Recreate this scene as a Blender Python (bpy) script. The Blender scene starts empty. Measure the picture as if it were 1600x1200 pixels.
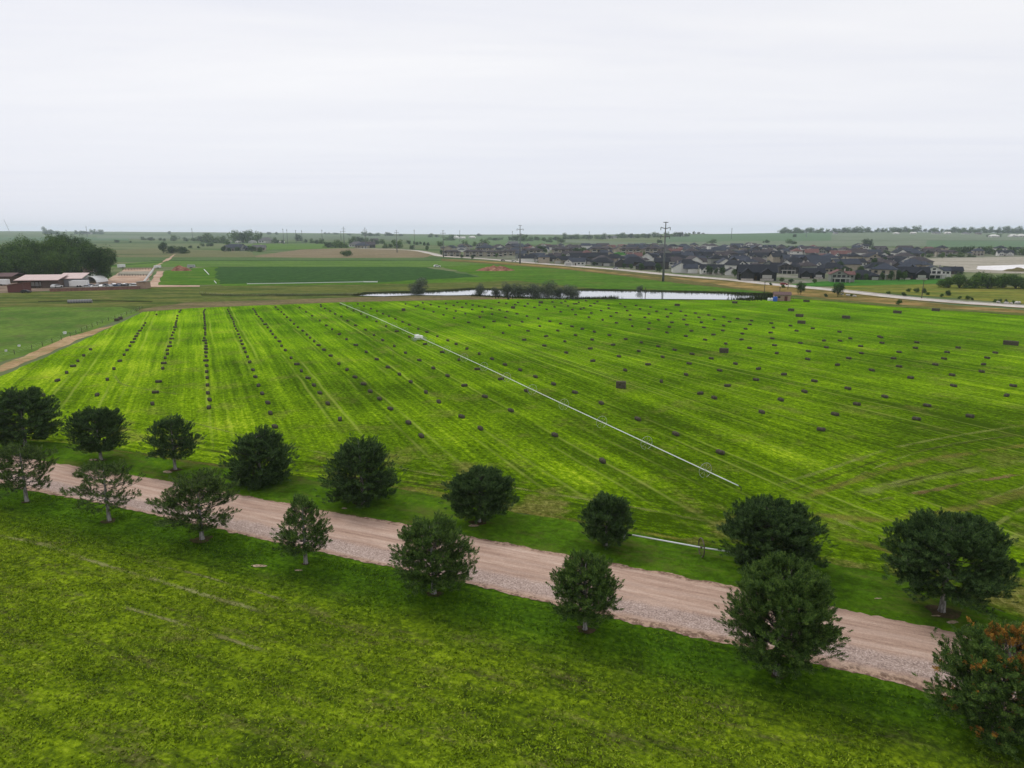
import bpy, bmesh, math, random
import numpy as np
from mathutils import Vector, Matrix
from mathutils import noise as mnoise

R = math.radians
S = bpy.context.scene
COL = S.collection

# ------------------------------------------------------------------ camera, sky, sun
F = 1067.0                                   # focal length in pixels of the 1600-wide photograph
PITCH = math.atan(239.0 / F)
CAM_Z = 30.0
cam_d = bpy.data.cameras.new("camera")
cam = bpy.data.objects.new("camera", cam_d)
COL.objects.link(cam)
cam.location = (0, 0, CAM_Z)
cam.rotation_euler = (math.pi / 2 - PITCH, 0, 0)
cam_d.sensor_width = 36.0
cam_d.lens = 36.0 * F / 1600.0
cam_d.clip_start = 0.5
cam_d.clip_end = 60000.0
S.camera = cam

SUN_ELEV, SUN_AZ = 52.0, -38.0               # azimuth from +Y, negative = towards -X
world = bpy.data.worlds.new("World")
S.world = world
world.use_nodes = True


class N:
    """a short hand for building a node tree"""
    def __init__(s, tree):
        s.t = tree
        s.t.nodes.clear()

    def n(s, kind, **kw):
        nd = s.t.nodes.new(kind)
        for k, v in kw.items():
            setattr(nd, k, v)
        return nd

    def put(s, sock, v):
        if isinstance(v, bpy.types.NodeSocket):
            s.t.links.new(v, sock)
        elif v is not None:
            if isinstance(v, (tuple, list)) and len(v) == 3 and sock.type == 'RGBA':
                v = (*v, 1)
            sock.default_value = v

    def math(s, op, a, b=0.0, c=None, clamp=False):
        nd = s.n('ShaderNodeMath', operation=op, use_clamp=clamp)
        s.put(nd.inputs[0], a); s.put(nd.inputs[1], b)
        if c is not None:
            s.put(nd.inputs[2], c)
        return nd.outputs[0]

    def mix(s, f, a, b, mode='MIX'):
        nd = s.n('ShaderNodeMix', data_type='RGBA', blend_type=mode, clamp_factor=True)
        s.put(nd.inputs[0], f); s.put(nd.inputs[6], a); s.put(nd.inputs[7], b)
        return nd.outputs[2]

    def noise(s, vec, scale, detail=3.0, rough=0.55, dist=0.0):
        nd = s.n('ShaderNodeTexNoise')
        s.put(nd.inputs['Vector'], vec)
        nd.inputs['Scale'].default_value = scale
        nd.inputs['Detail'].default_value = detail
        nd.inputs['Roughness'].default_value = rough
        nd.inputs['Distortion'].default_value = dist
        return nd.outputs[0]

    def ramp(s, f, stops, interp='LINEAR'):
        nd = s.n('ShaderNodeValToRGB')
        cr = nd.color_ramp
        cr.interpolation = interp
        while len(cr.elements) < len(stops):
            cr.elements.new(0.5)
        for e, (p, c) in zip(cr.elements, stops):
            e.position = p
            e.color = (*c, 1) if isinstance(c, (tuple, list)) else (c, c, c, 1)
        s.put(nd.inputs[0], f)
        return nd.outputs[0]

    def step(s, x, a, b):
        nd = s.n('ShaderNodeMapRange', interpolation_type='SMOOTHSTEP')
        s.put(nd.inputs[0], x)
        nd.inputs[1].default_value = a
        nd.inputs[2].default_value = b
        return nd.outputs[0]

    def map(s, vec, rot=0.0, scale=(1, 1, 1), loc=(0, 0, 0)):
        nd = s.n('ShaderNodeMapping')
        s.put(nd.inputs[0], vec)
        nd.inputs['Location'].default_value = loc
        nd.inputs['Rotation'].default_value = (0, 0, rot)
        nd.inputs['Scale'].default_value = scale
        return nd.outputs[0]

    def coord(s):
        return s.n('ShaderNodeTexCoord').outputs['Object']

    def sep(s, v):
        nd = s.n('ShaderNodeSeparateXYZ')
        s.put(nd.inputs[0], v)
        return nd.outputs

    def comb(s, x, y, z=0.0):
        nd = s.n('ShaderNodeCombineXYZ')
        s.put(nd.inputs[0], x); s.put(nd.inputs[1], y); s.put(nd.inputs[2], z)
        return nd.outputs[0]


w = N(world.node_tree)
sky = w.n('ShaderNodeTexSky', sky_type='NISHITA', sun_disc=False)
sky.sun_elevation = R(SUN_ELEV)
sky.sun_rotation = R(SUN_AZ)
sky.dust_density = 3.0
gen = w.n('ShaderNodeTexCoord').outputs['Generated']
gx, gy, gz = w.sep(gen)
elev = w.math('MAXIMUM', gz, 0.03)
plane = w.comb(w.math('DIVIDE', gx, elev), w.math('DIVIDE', gy, elev), 0.0)   # an overcast deck seen from below
c1 = w.noise(w.map(plane, R(20), (0.16, 0.55, 1)), 1.0, 5, 0.6, 0.3)
c2 = w.noise(w.map(plane, R(-12), (0.05, 0.16, 1)), 1.0, 3, 0.5)
cl = w.math('ADD', w.math('MULTIPLY', c1, 0.45), w.math('MULTIPLY', c2, 0.55))
deck = w.ramp(cl, [(0.38, (7.85, 8.0, 8.8)), (0.5, (8.8, 8.83, 9.2)), (0.62, (9.6, 9.55, 9.65))])
low = w.step(gz, -0.03, 0.26)
deck = w.mix(low, (7.9, 8.15, 9.1), deck)
skymix = w.mix(0.93, sky.outputs[0], deck)
bg = w.n('ShaderNodeBackground')
w.put(bg.inputs[0], skymix)
bg.inputs[1].default_value = 0.105
wo = w.n('ShaderNodeOutputWorld')
w.t.links.new(bg.outputs[0], wo.inputs[0])

sun_d = bpy.data.lights.new("sun", 'SUN')
sun_d.energy = 1.4
sun_d.angle = R(14)
sun_d.color = (1.0, 0.96, 0.9)
sun = bpy.data.objects.new("sun", sun_d)
COL.objects.link(sun)
sd = Vector((math.sin(R(SUN_AZ)) * math.cos(R(SUN_ELEV)), math.cos(R(SUN_AZ)) * math.cos(R(SUN_ELEV)), math.sin(R(SUN_ELEV))))
sun.rotation_euler = sd.to_track_quat('Z', 'Y').to_euler()
sun.location = sd * 100

S.view_settings.view_transform = 'Standard'
S.view_settings.look = 'None'
S.view_settings.exposure = 0.0
S.view_settings.gamma = 1.0
S.view_settings.use_curve_mapping = False
S.cycles.use_denoising = True
S.cycles.max_bounces = 6
S.cycles.transparent_max_bounces = 8
S.cycles.volume_bounces = 1

# ------------------------------------------------------------------ terrain and picture geometry
PX = [-400, 0, 300, 500, 700, 900, 1050, 1150, 1250, 1400, 1600, 2000]
RZ = [31, 31, 21, 13, 9, 9, 17, 19, 23, 27, 23, 20]
D0 = [1900, 1900, 1900, 1900, 1900, 1700, 1350, 1250, 1250, 1250, 1250, 1250]
D1 = [6500, 6500, 6300, 6000, 4600, 4400, 3500, 3000, 2900, 2800, 2900, 3000]
CP = math.cos(PITCH)
SP = math.sin(PITCH)


def height(x, y):
    d = math.hypot(x, y)
    if d < 1240:
        return 0.0
    if y <= 1:
        return 0.0
    p = 800 + F / CP * x / y
    z, a, b = np.interp(p, PX, RZ), np.interp(p, PX, D0), np.interp(p, PX, D1)
    t = min(1.0, max(0.0, (y - a) / (b - a)))
    h = z * (t * t * (3 - 2 * t) * 0.6 + t * 0.4)
    if y > b:
        h -= (y - b) * 0.014
    h += min(1.0, t * 3) * 1.2 * mnoise.noise(Vector((x * 0.002, y * 0.002, 0)))
    return h


def ray(x, y):
    dx, dy = x - 800.0, 600.0 - y
    return Vector((dx, F * CP + dy * SP, -F * SP + dy * CP))


def at(x, y, z=None):
    """the point of the terrain (or of the plane at height z) that pixel (x, y) of the photograph shows"""
    d = ray(x, y)
    if z is not None or d.z >= -1e-3 or (CAM_Z / -d.z * d.length) < 1200:
        t = (CAM_Z - (z or 0.0)) / max(1e-3, -d.z)
        return Vector((d.x * t, d.y * t, z or 0.0))
    d = d / d.y
    yy = 1000.0
    while yy < 7000:
        if CAM_Z + d.z * yy <= height(d.x * yy, yy):
            break
        yy += 4.0
    return Vector((d.x * yy, yy, height(d.x * yy, yy)))


def on(p, y):
    """a point on the terrain at depth y in the column of pixel p of the horizon"""
    x = (p - 800) * y * CP / F
    return Vector((x, y, height(x, y)))


def scale_at(P):
    """pixels of the photograph per metre at point P"""
    return F / (P.y * CP + (CAM_Z - P.z) * SP)


def top_z(P, y):
    d = ray(800, y)
    return CAM_Z + P.y / d.y * d.z


# ------------------------------------------------------------------ materials
def new_mat(name):
    m = bpy.data.materials.new(name)
    m.use_nodes = True
    return m, N(m.node_tree)


def finish(t, col, rough=None, spec=0.2, bump=None, bstr=0.3, bdist=0.1, metal=0.0):
    if rough is None:
        sh = t.n('ShaderNodeBsdfDiffuse')
        t.put(sh.inputs[0], col)
    else:
        sh = t.n('ShaderNodeBsdfPrincipled')
        t.put(sh.inputs['Base Color'], col)
        t.put(sh.inputs['Roughness'], rough)
        sh.inputs['Specular IOR Level'].default_value = spec
        sh.inputs['Metallic'].default_value = metal
    if bump is not None:
        b = t.n('ShaderNodeBump')
        b.inputs['Strength'].default_value = bstr
        b.inputs['Distance'].default_value = bdist
        t.put(b.inputs['Height'], bump)
        t.t.links.new(b.outputs[0], sh.inputs['Normal'])
    o = t.n('ShaderNodeOutputMaterial')
    t.t.links.new(sh.outputs[0], o.inputs[0])


def patchy(name, a, b, scale, c=None, cs=None, stretch=(1, 1, 1), rot=0.0, fine=None, rough=None, amount=0.5):
    """two colours in broad patches, a third in smaller ones, and a fine mottle"""
    m, t = new_mat(name)
    v = t.map(t.coord(), rot)
    v = t.map(v, 0, stretch)
    f = t.noise(v, scale, 5, 0.6)
    col = t.mix(t.step(f, 0.36, 0.64), a, b)
    if c is not None:
        g = t.noise(v, cs or scale * 3.3, 5, 0.65)
        col = t.mix(t.step(g, 0.5, 0.72), col, c)
    if fine:
        h = t.noise(t.coord(), fine, 4, 0.7)
        col = t.mix(amount, col, t.ramp(h, [(0.3, 0.25), (0.5, 0.5), (0.7, 0.85)]), 'OVERLAY')
    finish(t, col, rough)
    return m


def plain(name, col, rough=0.7, spec=0.3, var=0.12, scale=3.0, metal=0.0):
    m, t = new_mat(name)
    f = t.noise(t.coord(), scale, 4, 0.6)
    lo = tuple(x * (1 - var) for x in col)
    hi = tuple(min(1, x * (1 + var)) for x in col)
    finish(t, t.mix(t.step(f, 0.3, 0.7), lo, hi), rough, spec, metal=metal)
    return m


def tinted(name, rough=0.8, spec=0.2, scale=0.6, var=0.25, wave=None):
    """takes the colour of the object it is on (walls and roofs of the copied houses)"""
    m, t = new_mat(name)
    oi = t.n('ShaderNodeObjectInfo')
    f = t.noise(t.coord(), scale, 4, 0.6)
    g = t.ramp(f, [(0.3, 1 - var), (0.7, 1 + var * 0.6)])
    col = t.mix(1.0, oi.outputs['Color'], g, 'MULTIPLY')
    if wave:
        z = t.sep(t.coord())[2]
        s = t.math('FRACT', t.math('MULTIPLY', z, wave))
        col = t.mix(t.step(s, 0.82, 0.98), col, (0.02, 0.02, 0.022))
    finish(t, col, rough, spec)
    return m


ROAD_A = math.atan(-0.4185)                  # direction of the gravel road


def road_frame(t):
    """coordinates along and across the gravel road"""
    c = t.coord()
    q = t.map(c, -ROAD_A, loc=(0, -56.85 * math.cos(ROAD_A), 0))
    x, y, _ = t.sep(q)
    return c, x, y


ROW_A = R(24.7)
HAY_DARK, HAY_MID, HAY_LIGHT, HAY_PALE = (0.038, 0.074, 0.003), (0.092, 0.170, 0.004), (0.190, 0.320, 0.006), (0.41, 0.50, 0.03)


def hay_material():
    m, t = new_mat("mown_hay")
    c = t.coord()
    va = t.map(c, -ROW_A)
    vb = t.map(c, -R(29.5))
    x1, y1, _ = t.sep(va)
    x2, y2, _ = t.sep(vb)
    k = t.step(x1, 66, 100)
    v = t.math('ADD', t.math('MULTIPLY', x1, t.math('SUBTRACT', 1, k)), t.math('MULTIPLY', x2, k))
    u = t.math('ADD', t.math('MULTIPLY', y1, t.math('SUBTRACT', 1, k)), t.math('MULTIPLY', y2, k))
    wob = t.math('MULTIPLY', t.math('SUBTRACT', t.noise(t.map(c, 0, (0.03, 0.03, 1)), 1.0, 2), 0.5), 1.6)
    v = t.math('ADD', v, wob)
    broad = t.noise(t.comb(t.math('MULTIPLY', v, 0.17), t.math('MULTIPLY', u, 0.010)), 1.0, 4, 0.65)
    lines = t.noise(t.comb(t.math('MULTIPLY', v, 1.1), t.math('MULTIPLY', u, 0.02)), 1.0, 4, 0.65)
    patch = t.noise(c, 0.035, 5, 0.62)
    mott = t.noise(t.comb(t.math('MULTIPLY', v, 1.6), t.math('MULTIPLY', u, 0.9)), 1.0, 5, 0.7)
    fine = t.noise(c, 1.7, 5, 0.85)
    _, rx, ry = road_frame(t)
    comb = t.noise(t.comb(t.math('MULTIPLY', rx, 0.10), t.math('MULTIPLY', ry, 1.0)), 1.0, 5, 0.72)
    head = t.math('SUBTRACT', 1.0, t.step(t.math('ADD', ry, t.math('MULTIPLY', t.math('SUBTRACT', patch, 0.5), 26.0)), 15.0, 27.0))   # the headland, worked along the road
    st = t.math('ADD', t.math('MULTIPLY', broad, 0.5), t.math('MULTIPLY', lines, 0.5))
    st = t.math('ADD', t.math('MULTIPLY', st, t.math('SUBTRACT', 1.0, head)), t.math('MULTIPLY', comb, head))
    f = t.math('MULTIPLY', st, 0.60)
    for s_, k_ in ((patch, 0.40), (mott, 0.36), (fine, 0.48)):
        f = t.math('MULTIPLY_ADD', s_, k_, f)
    f = t.math('SUBTRACT', f, 0.42)
    xx, yy, _ = t.sep(c)
    f = t.math('ADD', f, t.math('MULTIPLY', t.math('SUBTRACT', t.step(x1, -40, 70), 0.5), -0.055))
    far = t.step(yy, 80, 260)
    f = t.math('ADD', f, t.math('MULTIPLY', far, 0.02))
    f = t.math('ADD', f, t.math('MULTIPLY', t.math('MULTIPLY', head, t.step(x1, -25, 30)), -0.045))
    f = t.math('ADD', f, t.math('MULTIPLY', t.step(x1, 30, -20), 0.018))
    f = t.math('MULTIPLY_ADD', t.math('SUBTRACT', f, 0.50), 1.18, 0.50)
    col = t.ramp(f, [(0.38, HAY_DARK), (0.495, HAY_MID), (0.60, HAY_LIGHT), (0.70, HAY_PALE)])
    # fresh regrowth is purer green toward the far edge
    col = t.mix(t.math('MULTIPLY', far, 0.5), col, t.ramp(f, [(0.37, (0.04, 0.12, 0.003)), (0.5, (0.09, 0.24, 0.004)), (0.62, (0.18, 0.38, 0.006))]))
    # brown thin spots
    thin = t.noise(c, 0.11, 6, 0.7)
    col = t.mix(t.math('MULTIPLY', t.step(t.math('ADD', thin, t.math('MULTIPLY', head, 0.05)), 0.52, 0.66), t.math('MULTIPLY_ADD', head, 0.35, 0.35)), col, t.ramp(fine, [(0.35, (0.06, 0.06, 0.015)), (0.5, (0.16, 0.145, 0.035)), (0.65, (0.33, 0.30, 0.11))]))
    # the pale stubble lines the tractor left on both sides of every row of bales
    ph = t.math('ABSOLUTE', t.math('MULTIPLY', t.math('SUBTRACT', t.math('FRACT', t.math('DIVIDE', t.math('ADD', v, -1.7 + 4.4), 8.8)), 0.5), 8.8))
    keep = t.step(t.noise(t.comb(t.math('MULTIPLY', v, 0.11), t.math('MULTIPLY', u, 0.012)), 1.0, 4, 0.7), 0.44, 0.60)
    line = t.math('SUBTRACT', 1.0, t.step(t.math('ADD', t.math('ABSOLUTE', t.math('SUBTRACT', ph, 1.45)), t.math('MULTIPLY', t.math('SUBTRACT', fine, 0.5), 0.9)), 0.06, 0.36))
    col = t.mix(t.math('MULTIPLY', t.math('MULTIPLY', line, keep), t.math('MULTIPLY_ADD', head, -0.28, 0.38)), col, (0.34, 0.40, 0.08))
    dark = t.math('SUBTRACT', 1.0, t.step(t.math('ABSOLUTE', t.math('SUBTRACT', ph, 0.8)), 0.1, 0.4))
    col = t.mix(t.math('MULTIPLY', t.math('MULTIPLY', dark, keep), 0.38), col, (0.035, 0.07, 0.006))
    bh = t.noise(c, 2.6, 5, 0.85)
    finish(t, col, None, bump=bh, bstr=0.8, bdist=0.25)
    return m


def lawn_material():
    """the unmown grass strips on both sides of the gravel road"""
    m, t = new_mat("verge_grass")
    c, x, y = road_frame(t)
    a = t.noise(t.comb(t.math('MULTIPLY', x, 0.07), t.math('MULTIPLY', y, 0.2)), 1.0, 5, 0.65)
    b = t.noise(c, 0.55, 5, 0.7)
    f2 = t.noise(c, 1.5, 5, 0.85)
    s = t.math('ADD', t.math('MULTIPLY', a, 0.42), t.math('ADD', t.math('MULTIPLY', b, 0.34), t.math('ADD', t.math('MULTIPLY', f2, 0.45), -0.10)))
    col = t.ramp(s, [(0.36, (0.026, 0.050, 0.005)), (0.47, (0.048, 0.104, 0.006)), (0.57, (0.078, 0.168, 0.007)), (0.67, (0.145, 0.23, 0.012))])
    dry = t.noise(t.comb(t.math('MULTIPLY', x, 0.12), t.math('MULTIPLY', y, 0.4)), 1.0, 7, 0.78)
    col = t.mix(t.math('MULTIPLY', t.step(dry, 0.48, 0.64), 0.6), col, (0.105, 0.10, 0.03))
    finish(t, col, None, bump=f2, bstr=0.8, bdist=0.25)
    return m


def near_field_material():
    m, t = new_mat("patchy_clover")
    c, x, y = road_frame(t)
    a = t.noise(t.comb(t.math('MULTIPLY', x, 0.05), t.math('MULTIPLY', y, 0.16)), 1.0, 5, 0.6)
    b = t.noise(c, 0.3, 6, 0.72)
    vo = t.n('ShaderNodeTexVoronoi')
    t.put(vo.inputs['Vector'], c)
    vo.inputs['Scale'].default_value = 2.6
    f = t.noise(c, 2.2, 5, 0.8)
    wv = t.noise(t.comb(t.math('MULTIPLY', x, 0.55), t.math('MULTIPLY', y, 1.5)), 1.0, 6, 0.8, 0.6)
    mow = t.noise(t.comb(t.math('MULTIPLY', x, 0.035), t.math('MULTIPLY', y, 0.75)), 1.0, 5, 0.72)   # streaks along the road
    s = t.math('ADD', t.math('MULTIPLY', a, 0.30), t.math('MULTIPLY', t.math('SUBTRACT', mow, 0.45), 0.36))
    for q, k in ((b, 0.34), (f, 0.42), (wv, 0.42)):
        s = t.math('MULTIPLY_ADD', q, k, s)
    s = t.math('ADD', t.math('SUBTRACT', s, 0.26), t.math('MULTIPLY', t.math('SUBTRACT', 0.45, vo.outputs['Distance']), 0.16))
    col = t.ramp(s, [(0.36, (0.038, 0.062, 0.007)), (0.45, (0.084, 0.136, 0.007)), (0.53, (0.152, 0.228, 0.008)), (0.62, (0.255, 0.36, 0.013)), (0.72, (0.44, 0.51, 0.05))])
    dry = t.noise(t.comb(t.math('MULTIPLY', x, 0.16), t.math('MULTIPLY', y, 0.5)), 1.0, 7, 0.78)
    col = t.mix(t.math('MULTIPLY', t.step(dry, 0.50, 0.66), 0.62), col, t.ramp(f, [(0.35, (0.05, 0.042, 0.018)), (0.5, (0.125, 0.11, 0.04)), (0.65, (0.24, 0.21, 0.10))]))
    edge = t.step(t.math('ADD', y, t.math('MULTIPLY', t.math('SUBTRACT', b, 0.5), 5.0)), -13.0, -7.0)   # lush and dark beside the road
    lush = t.ramp(s, [(0.36, (0.026, 0.058, 0.006)), (0.48, (0.046, 0.110, 0.006)), (0.58, (0.074, 0.172, 0.007)), (0.70, (0.13, 0.235, 0.012))])
    col = t.mix(t.math('MULTIPLY', edge, 0.92), col, lush)
    finish(t, col, None, bump=t.math('ADD', f, wv), bstr=0.9, bdist=0.3)
    return m


def gravel_material():
    m, t = new_mat("pinkish_gravel")
    c, x, y = road_frame(t)
    st = t.noise(t.comb(t.math('MULTIPLY', x, 0.07), t.math('MULTIPLY', y, 1.0)), 1.0, 6, 0.75)
    b = t.noise(c, 0.5, 5, 0.65)
    sp = t.noise(c, 7.0, 4, 0.85)
    col = t.ramp(st, [(0.34, (0.255, 0.168, 0.128)), (0.5, (0.40, 0.28, 0.218)), (0.66, (0.53, 0.405, 0.33))])
    loose = t.math('MULTIPLY', t.step(t.math('ADD', y, t.math('MULTIPLY', b, 1.8)), 0.3, -0.9), t.step(t.math('ADD', y, t.math('MULTIPLY', b, 1.4)), -3.1, -2.2))
    stones = t.ramp(sp, [(0.34, (0.15, 0.11, 0.095)), (0.5, (0.34, 0.265, 0.235)), (0.66, (0.56, 0.47, 0.43))])
    col = t.mix(t.math('MULTIPLY', loose, 0.75), col, stones)
    rut = t.math('SUBTRACT', 1.0, t.step(t.math('ABSOLUTE', t.math('SUBTRACT', t.math('ABSOLUTE', t.math('SUBTRACT', y, 0.6)), 0.95)), 0.05, 0.45))
    col = t.mix(t.math('MULTIPLY', rut, 0.35), col, (0.47, 0.36, 0.30))
    edge = t.step(t.math('ADD', t.math('ABSOLUTE', t.math('SUBTRACT', y, 0.25)), t.math('MULTIPLY', t.math('SUBTRACT', b, 0.5), 2.0)), 3.55, 4.3)
    col = t.mix(t.math('MULTIPLY', edge, 0.8), col, t.mix(t.step(t.noise(c, 1.6, 5, 0.75), 0.42, 0.58), (0.10, 0.058, 0.038), (0.40, 0.28, 0.20)))
    col = t.mix(0.35, col, t.ramp(sp, [(0.3, 0.2), (0.5, 0.5), (0.7, 0.8)]), 'OVERLAY')
    finish(t, col, None, bump=sp, bstr=0.5, bdist=0.05)
    return m


def plain_fields_material():
    """the open country: strips of crops, stubble and grass lying across the view"""
    m, t = new_mat("open_country")
    c = t.coord()
    x, y, _ = t.sep(c)
    warp = t.math('MULTIPLY', t.noise(c, 0.0011, 3), 420.0)
    strip = t.noise(t.comb(t.math('MULTIPLY', x, 0.00035), t.math('MULTIPLY', t.math('ADD', y, warp), 0.0042)), 1.0, 4, 0.72)
    col = t.ramp(strip, [(0.34, (0.045, 0.085, 0.030)), (0.45, (0.085, 0.13, 0.05)), (0.52, (0.15, 0.165, 0.085)), (0.60, (0.075, 0.125, 0.05)), (0.68, (0.19, 0.175, 0.105))])
    br = t.noise(c, 0.02, 6, 0.7)
    col = t.mix(0.55, col, t.ramp(br, [(0.3, 0.3), (0.5, 0.5), (0.7, 0.72)]), 'OVERLAY')
    finish(t, col)
    return m


def needle_material(name, dark, mid, light, tuft=2.6):
    m, t = new_mat(name)
    g = t.n('ShaderNodeNewGeometry')
    r = g.outputs['Random Per Island']
    c = t.coord()
    cl = t.noise(c, 1.1, 3, 0.6)
    tf = t.noise(c, tuft, 2, 0.5)
    s = t.math('ADD', t.math('MULTIPLY', r, 0.30), t.math('ADD', t.math('MULTIPLY', cl, 0.25), t.math('MULTIPLY', tf, 0.45)))
    col = t.ramp(s, [(0.30, dark), (0.5, mid), (0.70, light)])
    sh = t.n('ShaderNodeBsdfPrincipled')
    t.put(sh.inputs['Base Color'], col)
    sh.inputs['Roughness'].default_value = 0.7
    sh.inputs['Specular IOR Level'].default_value = 0.06
    tr = t.n('ShaderNodeBsdfTranslucent')
    t.put(tr.inputs[0], col)
    mx = t.n('ShaderNodeMixShader')
    mx.inputs[0].default_value = 0.22
    t.t.links.new(sh.outputs[0], mx.inputs[1])
    t.t.links.new(tr.outputs[0], mx.inputs[2])
    o = t.n('ShaderNodeOutputMaterial')
    t.t.links.new(mx.outputs[0], o.inputs[0])
    return m


def bark_material(name, a, b):
    m, t = new_mat(name)
    f = t.noise(t.map(t.coord(), 0, (6, 6, 1.4)), 1.0, 5, 0.7)
    finish(t, t.mix(t.step(f, 0.35, 0.65), a, b), 0.9, 0.1, bump=f, bstr=0.6, bdist=0.03)
    return m


def hay_bale_material():
    m, t = new_mat("weathered_hay")
    c = t.coord()
    f = t.noise(t.map(c, 0, (3, 14, 14)), 1.0, 4, 0.75)
    col = t.ramp(f, [(0.3, (0.045, 0.04, 0.028)), (0.5, (0.078, 0.070, 0.050)), (0.72, (0.19, 0.175, 0.125))])
    finish(t, col, None, bump=f, bstr=0.6, bdist=0.03)
    return m


M = {}


def mats():
    M['hay'] = hay_material()
    M['lawn'] = lawn_material()
    M['near'] = near_field_material()
    M['gravel'] = gravel_material()
    M['country'] = plain_fields_material()
    M['needle'] = needle_material("pine_needles", (0.010, 0.024, 0.009), (0.048, 0.092, 0.028), (0.120, 0.195, 0.052))
    M['needle_green'] = needle_material("fresh_pine_needles", (0.013, 0.030, 0.008), (0.064, 0.122, 0.026), (0.165, 0.25, 0.048))
    M['needle_olive'] = needle_material("thin_pine_needles", (0.017, 0.033, 0.010), (0.066, 0.112, 0.026), (0.155, 0.225, 0.05))
    M['needle_dead'] = needle_material("rusty_pine_needles", (0.12, 0.055, 0.012), (0.34, 0.16, 0.03), (0.50, 0.32, 0.06))
    M['leaf'] = needle_material("cottonwood_leaves", (0.010, 0.026, 0.007), (0.050, 0.105, 0.021), (0.13, 0.215, 0.04), 6)
    M['leaf_dark'] = needle_material("dark_leaves", (0.009, 0.022, 0.010), (0.034, 0.074, 0.022), (0.085, 0.145, 0.036), 7)
    M['leaf_green'] = needle_material("bright_leaves", (0.016, 0.042, 0.009), (0.062, 0.125, 0.020), (0.14, 0.225, 0.036), 6)
    M['willow'] = needle_material("grey_willow_leaves", (0.022, 0.032, 0.02), (0.085, 0.105, 0.072), (0.19, 0.215, 0.16), 9)
    M['bark'] = bark_material("pine_bark", (0.09, 0.078, 0.07), (0.36, 0.34, 0.325))
    M['limb'] = bark_material("pine_limb_bark", (0.035, 0.032, 0.026), (0.11, 0.105, 0.085))
    M['bark_dark'] = bark_material("tree_bark", (0.035, 0.028, 0.022), (0.10, 0.085, 0.07))
    M['bale'] = hay_bale_material()
    M['twine'] = plain("baling_twine", (0.03, 0.026, 0.02))
    M['alu'] = plain("pale_aluminium_pipe", (0.62, 0.63, 0.64), 0.42, 0.5, 0.05)
    M['galv'] = plain("galvanised_steel", (0.32, 0.33, 0.33), 0.5, 0.5, 0.1)
    M['rust'] = plain("weathered_steel", (0.10, 0.075, 0.06), 0.8, 0.3, 0.3)
    M['white'] = plain("white_paint", (0.80, 0.80, 0.79), 0.6, 0.3, 0.05)
    M['steel'] = plain("grey_pylon_steel", (0.105, 0.11, 0.115), 0.6, 0.3, 0.1)
    M['pole'] = plain("weathered_pole_wood", (0.07, 0.058, 0.048), 0.9, 0.1, 0.3)
    M['wall'] = tinted("house_wall", 0.85, 0.1, 0.5, 0.15)
    M['roof'] = tinted("house_roof", 0.9, 0.15, 1.2, 0.3)
    M['glass'] = plain("dark_window_glass", (0.02, 0.024, 0.03), 0.15, 0.5, 0.1)
    M['trim'] = plain("pale_trim", (0.36, 0.35, 0.33), 0.7)
    M['stone'] = plain("pale_stone", (0.36, 0.33, 0.30), 0.9, 0.1, 0.25, 2.0)
    M['timber'] = plain("brown_timber", (0.07, 0.045, 0.03), 0.85, 0.1, 0.3)
    M['pinkmetal'] = plain("pinkish_metal_roof", (0.42, 0.30, 0.28), 0.55, 0.4, 0.08, 0.4)
    M['maroon'] = plain("maroon_boards", (0.12, 0.045, 0.04), 0.8, 0.2, 0.2)
    M['greywall'] = plain("grey_block_wall", (0.22, 0.22, 0.23), 0.9, 0.1, 0.12)
    M['brick'] = plain("dull_red_brick", (0.20, 0.105, 0.085), 0.9, 0.1, 0.25, 1.2)
    M['shedwood'] = plain("brown_shed_boards", (0.12, 0.085, 0.07), 0.85, 0.15, 0.25)
    M['tan'] = plain("tan_boards", (0.33, 0.23, 0.17), 0.85, 0.15, 0.15)
    M['brownroof'] = plain("brown_shingles", (0.13, 0.085, 0.085), 0.9, 0.1, 0.2)
    M['blue'] = plain("blue_plastic", (0.02, 0.09, 0.42), 0.5, 0.4, 0.1)
    M['black'] = plain("black_rubber", (0.012, 0.012, 0.013), 0.8, 0.2, 0.1)
    M['cowhide'] = plain("black_cow_hide", (0.012, 0.011, 0.010), 0.8, 0.2, 0.2)
    M['carpaint'] = tinted("car_paint", 0.35, 0.5, 0.3, 0.05)
    M['rock'] = plain("pale_rock", (0.42, 0.40, 0.37), 0.9, 0.1, 0.3, 1.5)
    m, t = new_mat("pond_water")
    rp = t.noise(t.map(t.coord(), 0, (0.35, 1.2, 1)), 1.0, 3, 0.6)
    finish(t, (0.34, 0.36, 0.38), 0.04, 1.0, bump=rp, bstr=0.03, bdist=0.02)
    M['water'] = m


mats()


# ------------------------------------------------------------------ building helpers
def link(name, mesh, parent=None):
    o = bpy.data.objects.new(name, mesh)
    COL.objects.link(o)
    if parent is not None:
        o.parent = parent
    return o


def tag(o, label=None, cat=None, group=None, kind=None):
    for k, v in (('label', label), ('category', cat), ('group', group), ('kind', kind)):
        if v is not None:
            o[k] = v
    return o


def thing(name, loc, label, cat, group=None, rz=0.0):
    o = link(name, None)
    o.empty_display_size = 0.5
    o.location = loc
    o.rotation_euler = (0, 0, rz)
    return tag(o, label, cat, group)


def kids_of():
    d = {}
    for o in COL.objects:
        if o.parent:
            d.setdefault(o.parent.name, []).append(o)
    return d


def copy_tree(o, kids, parent=None):
    c = o.copy()
    COL.objects.link(c)
    c.parent = parent
    for ch in kids.get(o.name, ()):
        copy_tree(ch, kids, c)
    return c


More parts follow.
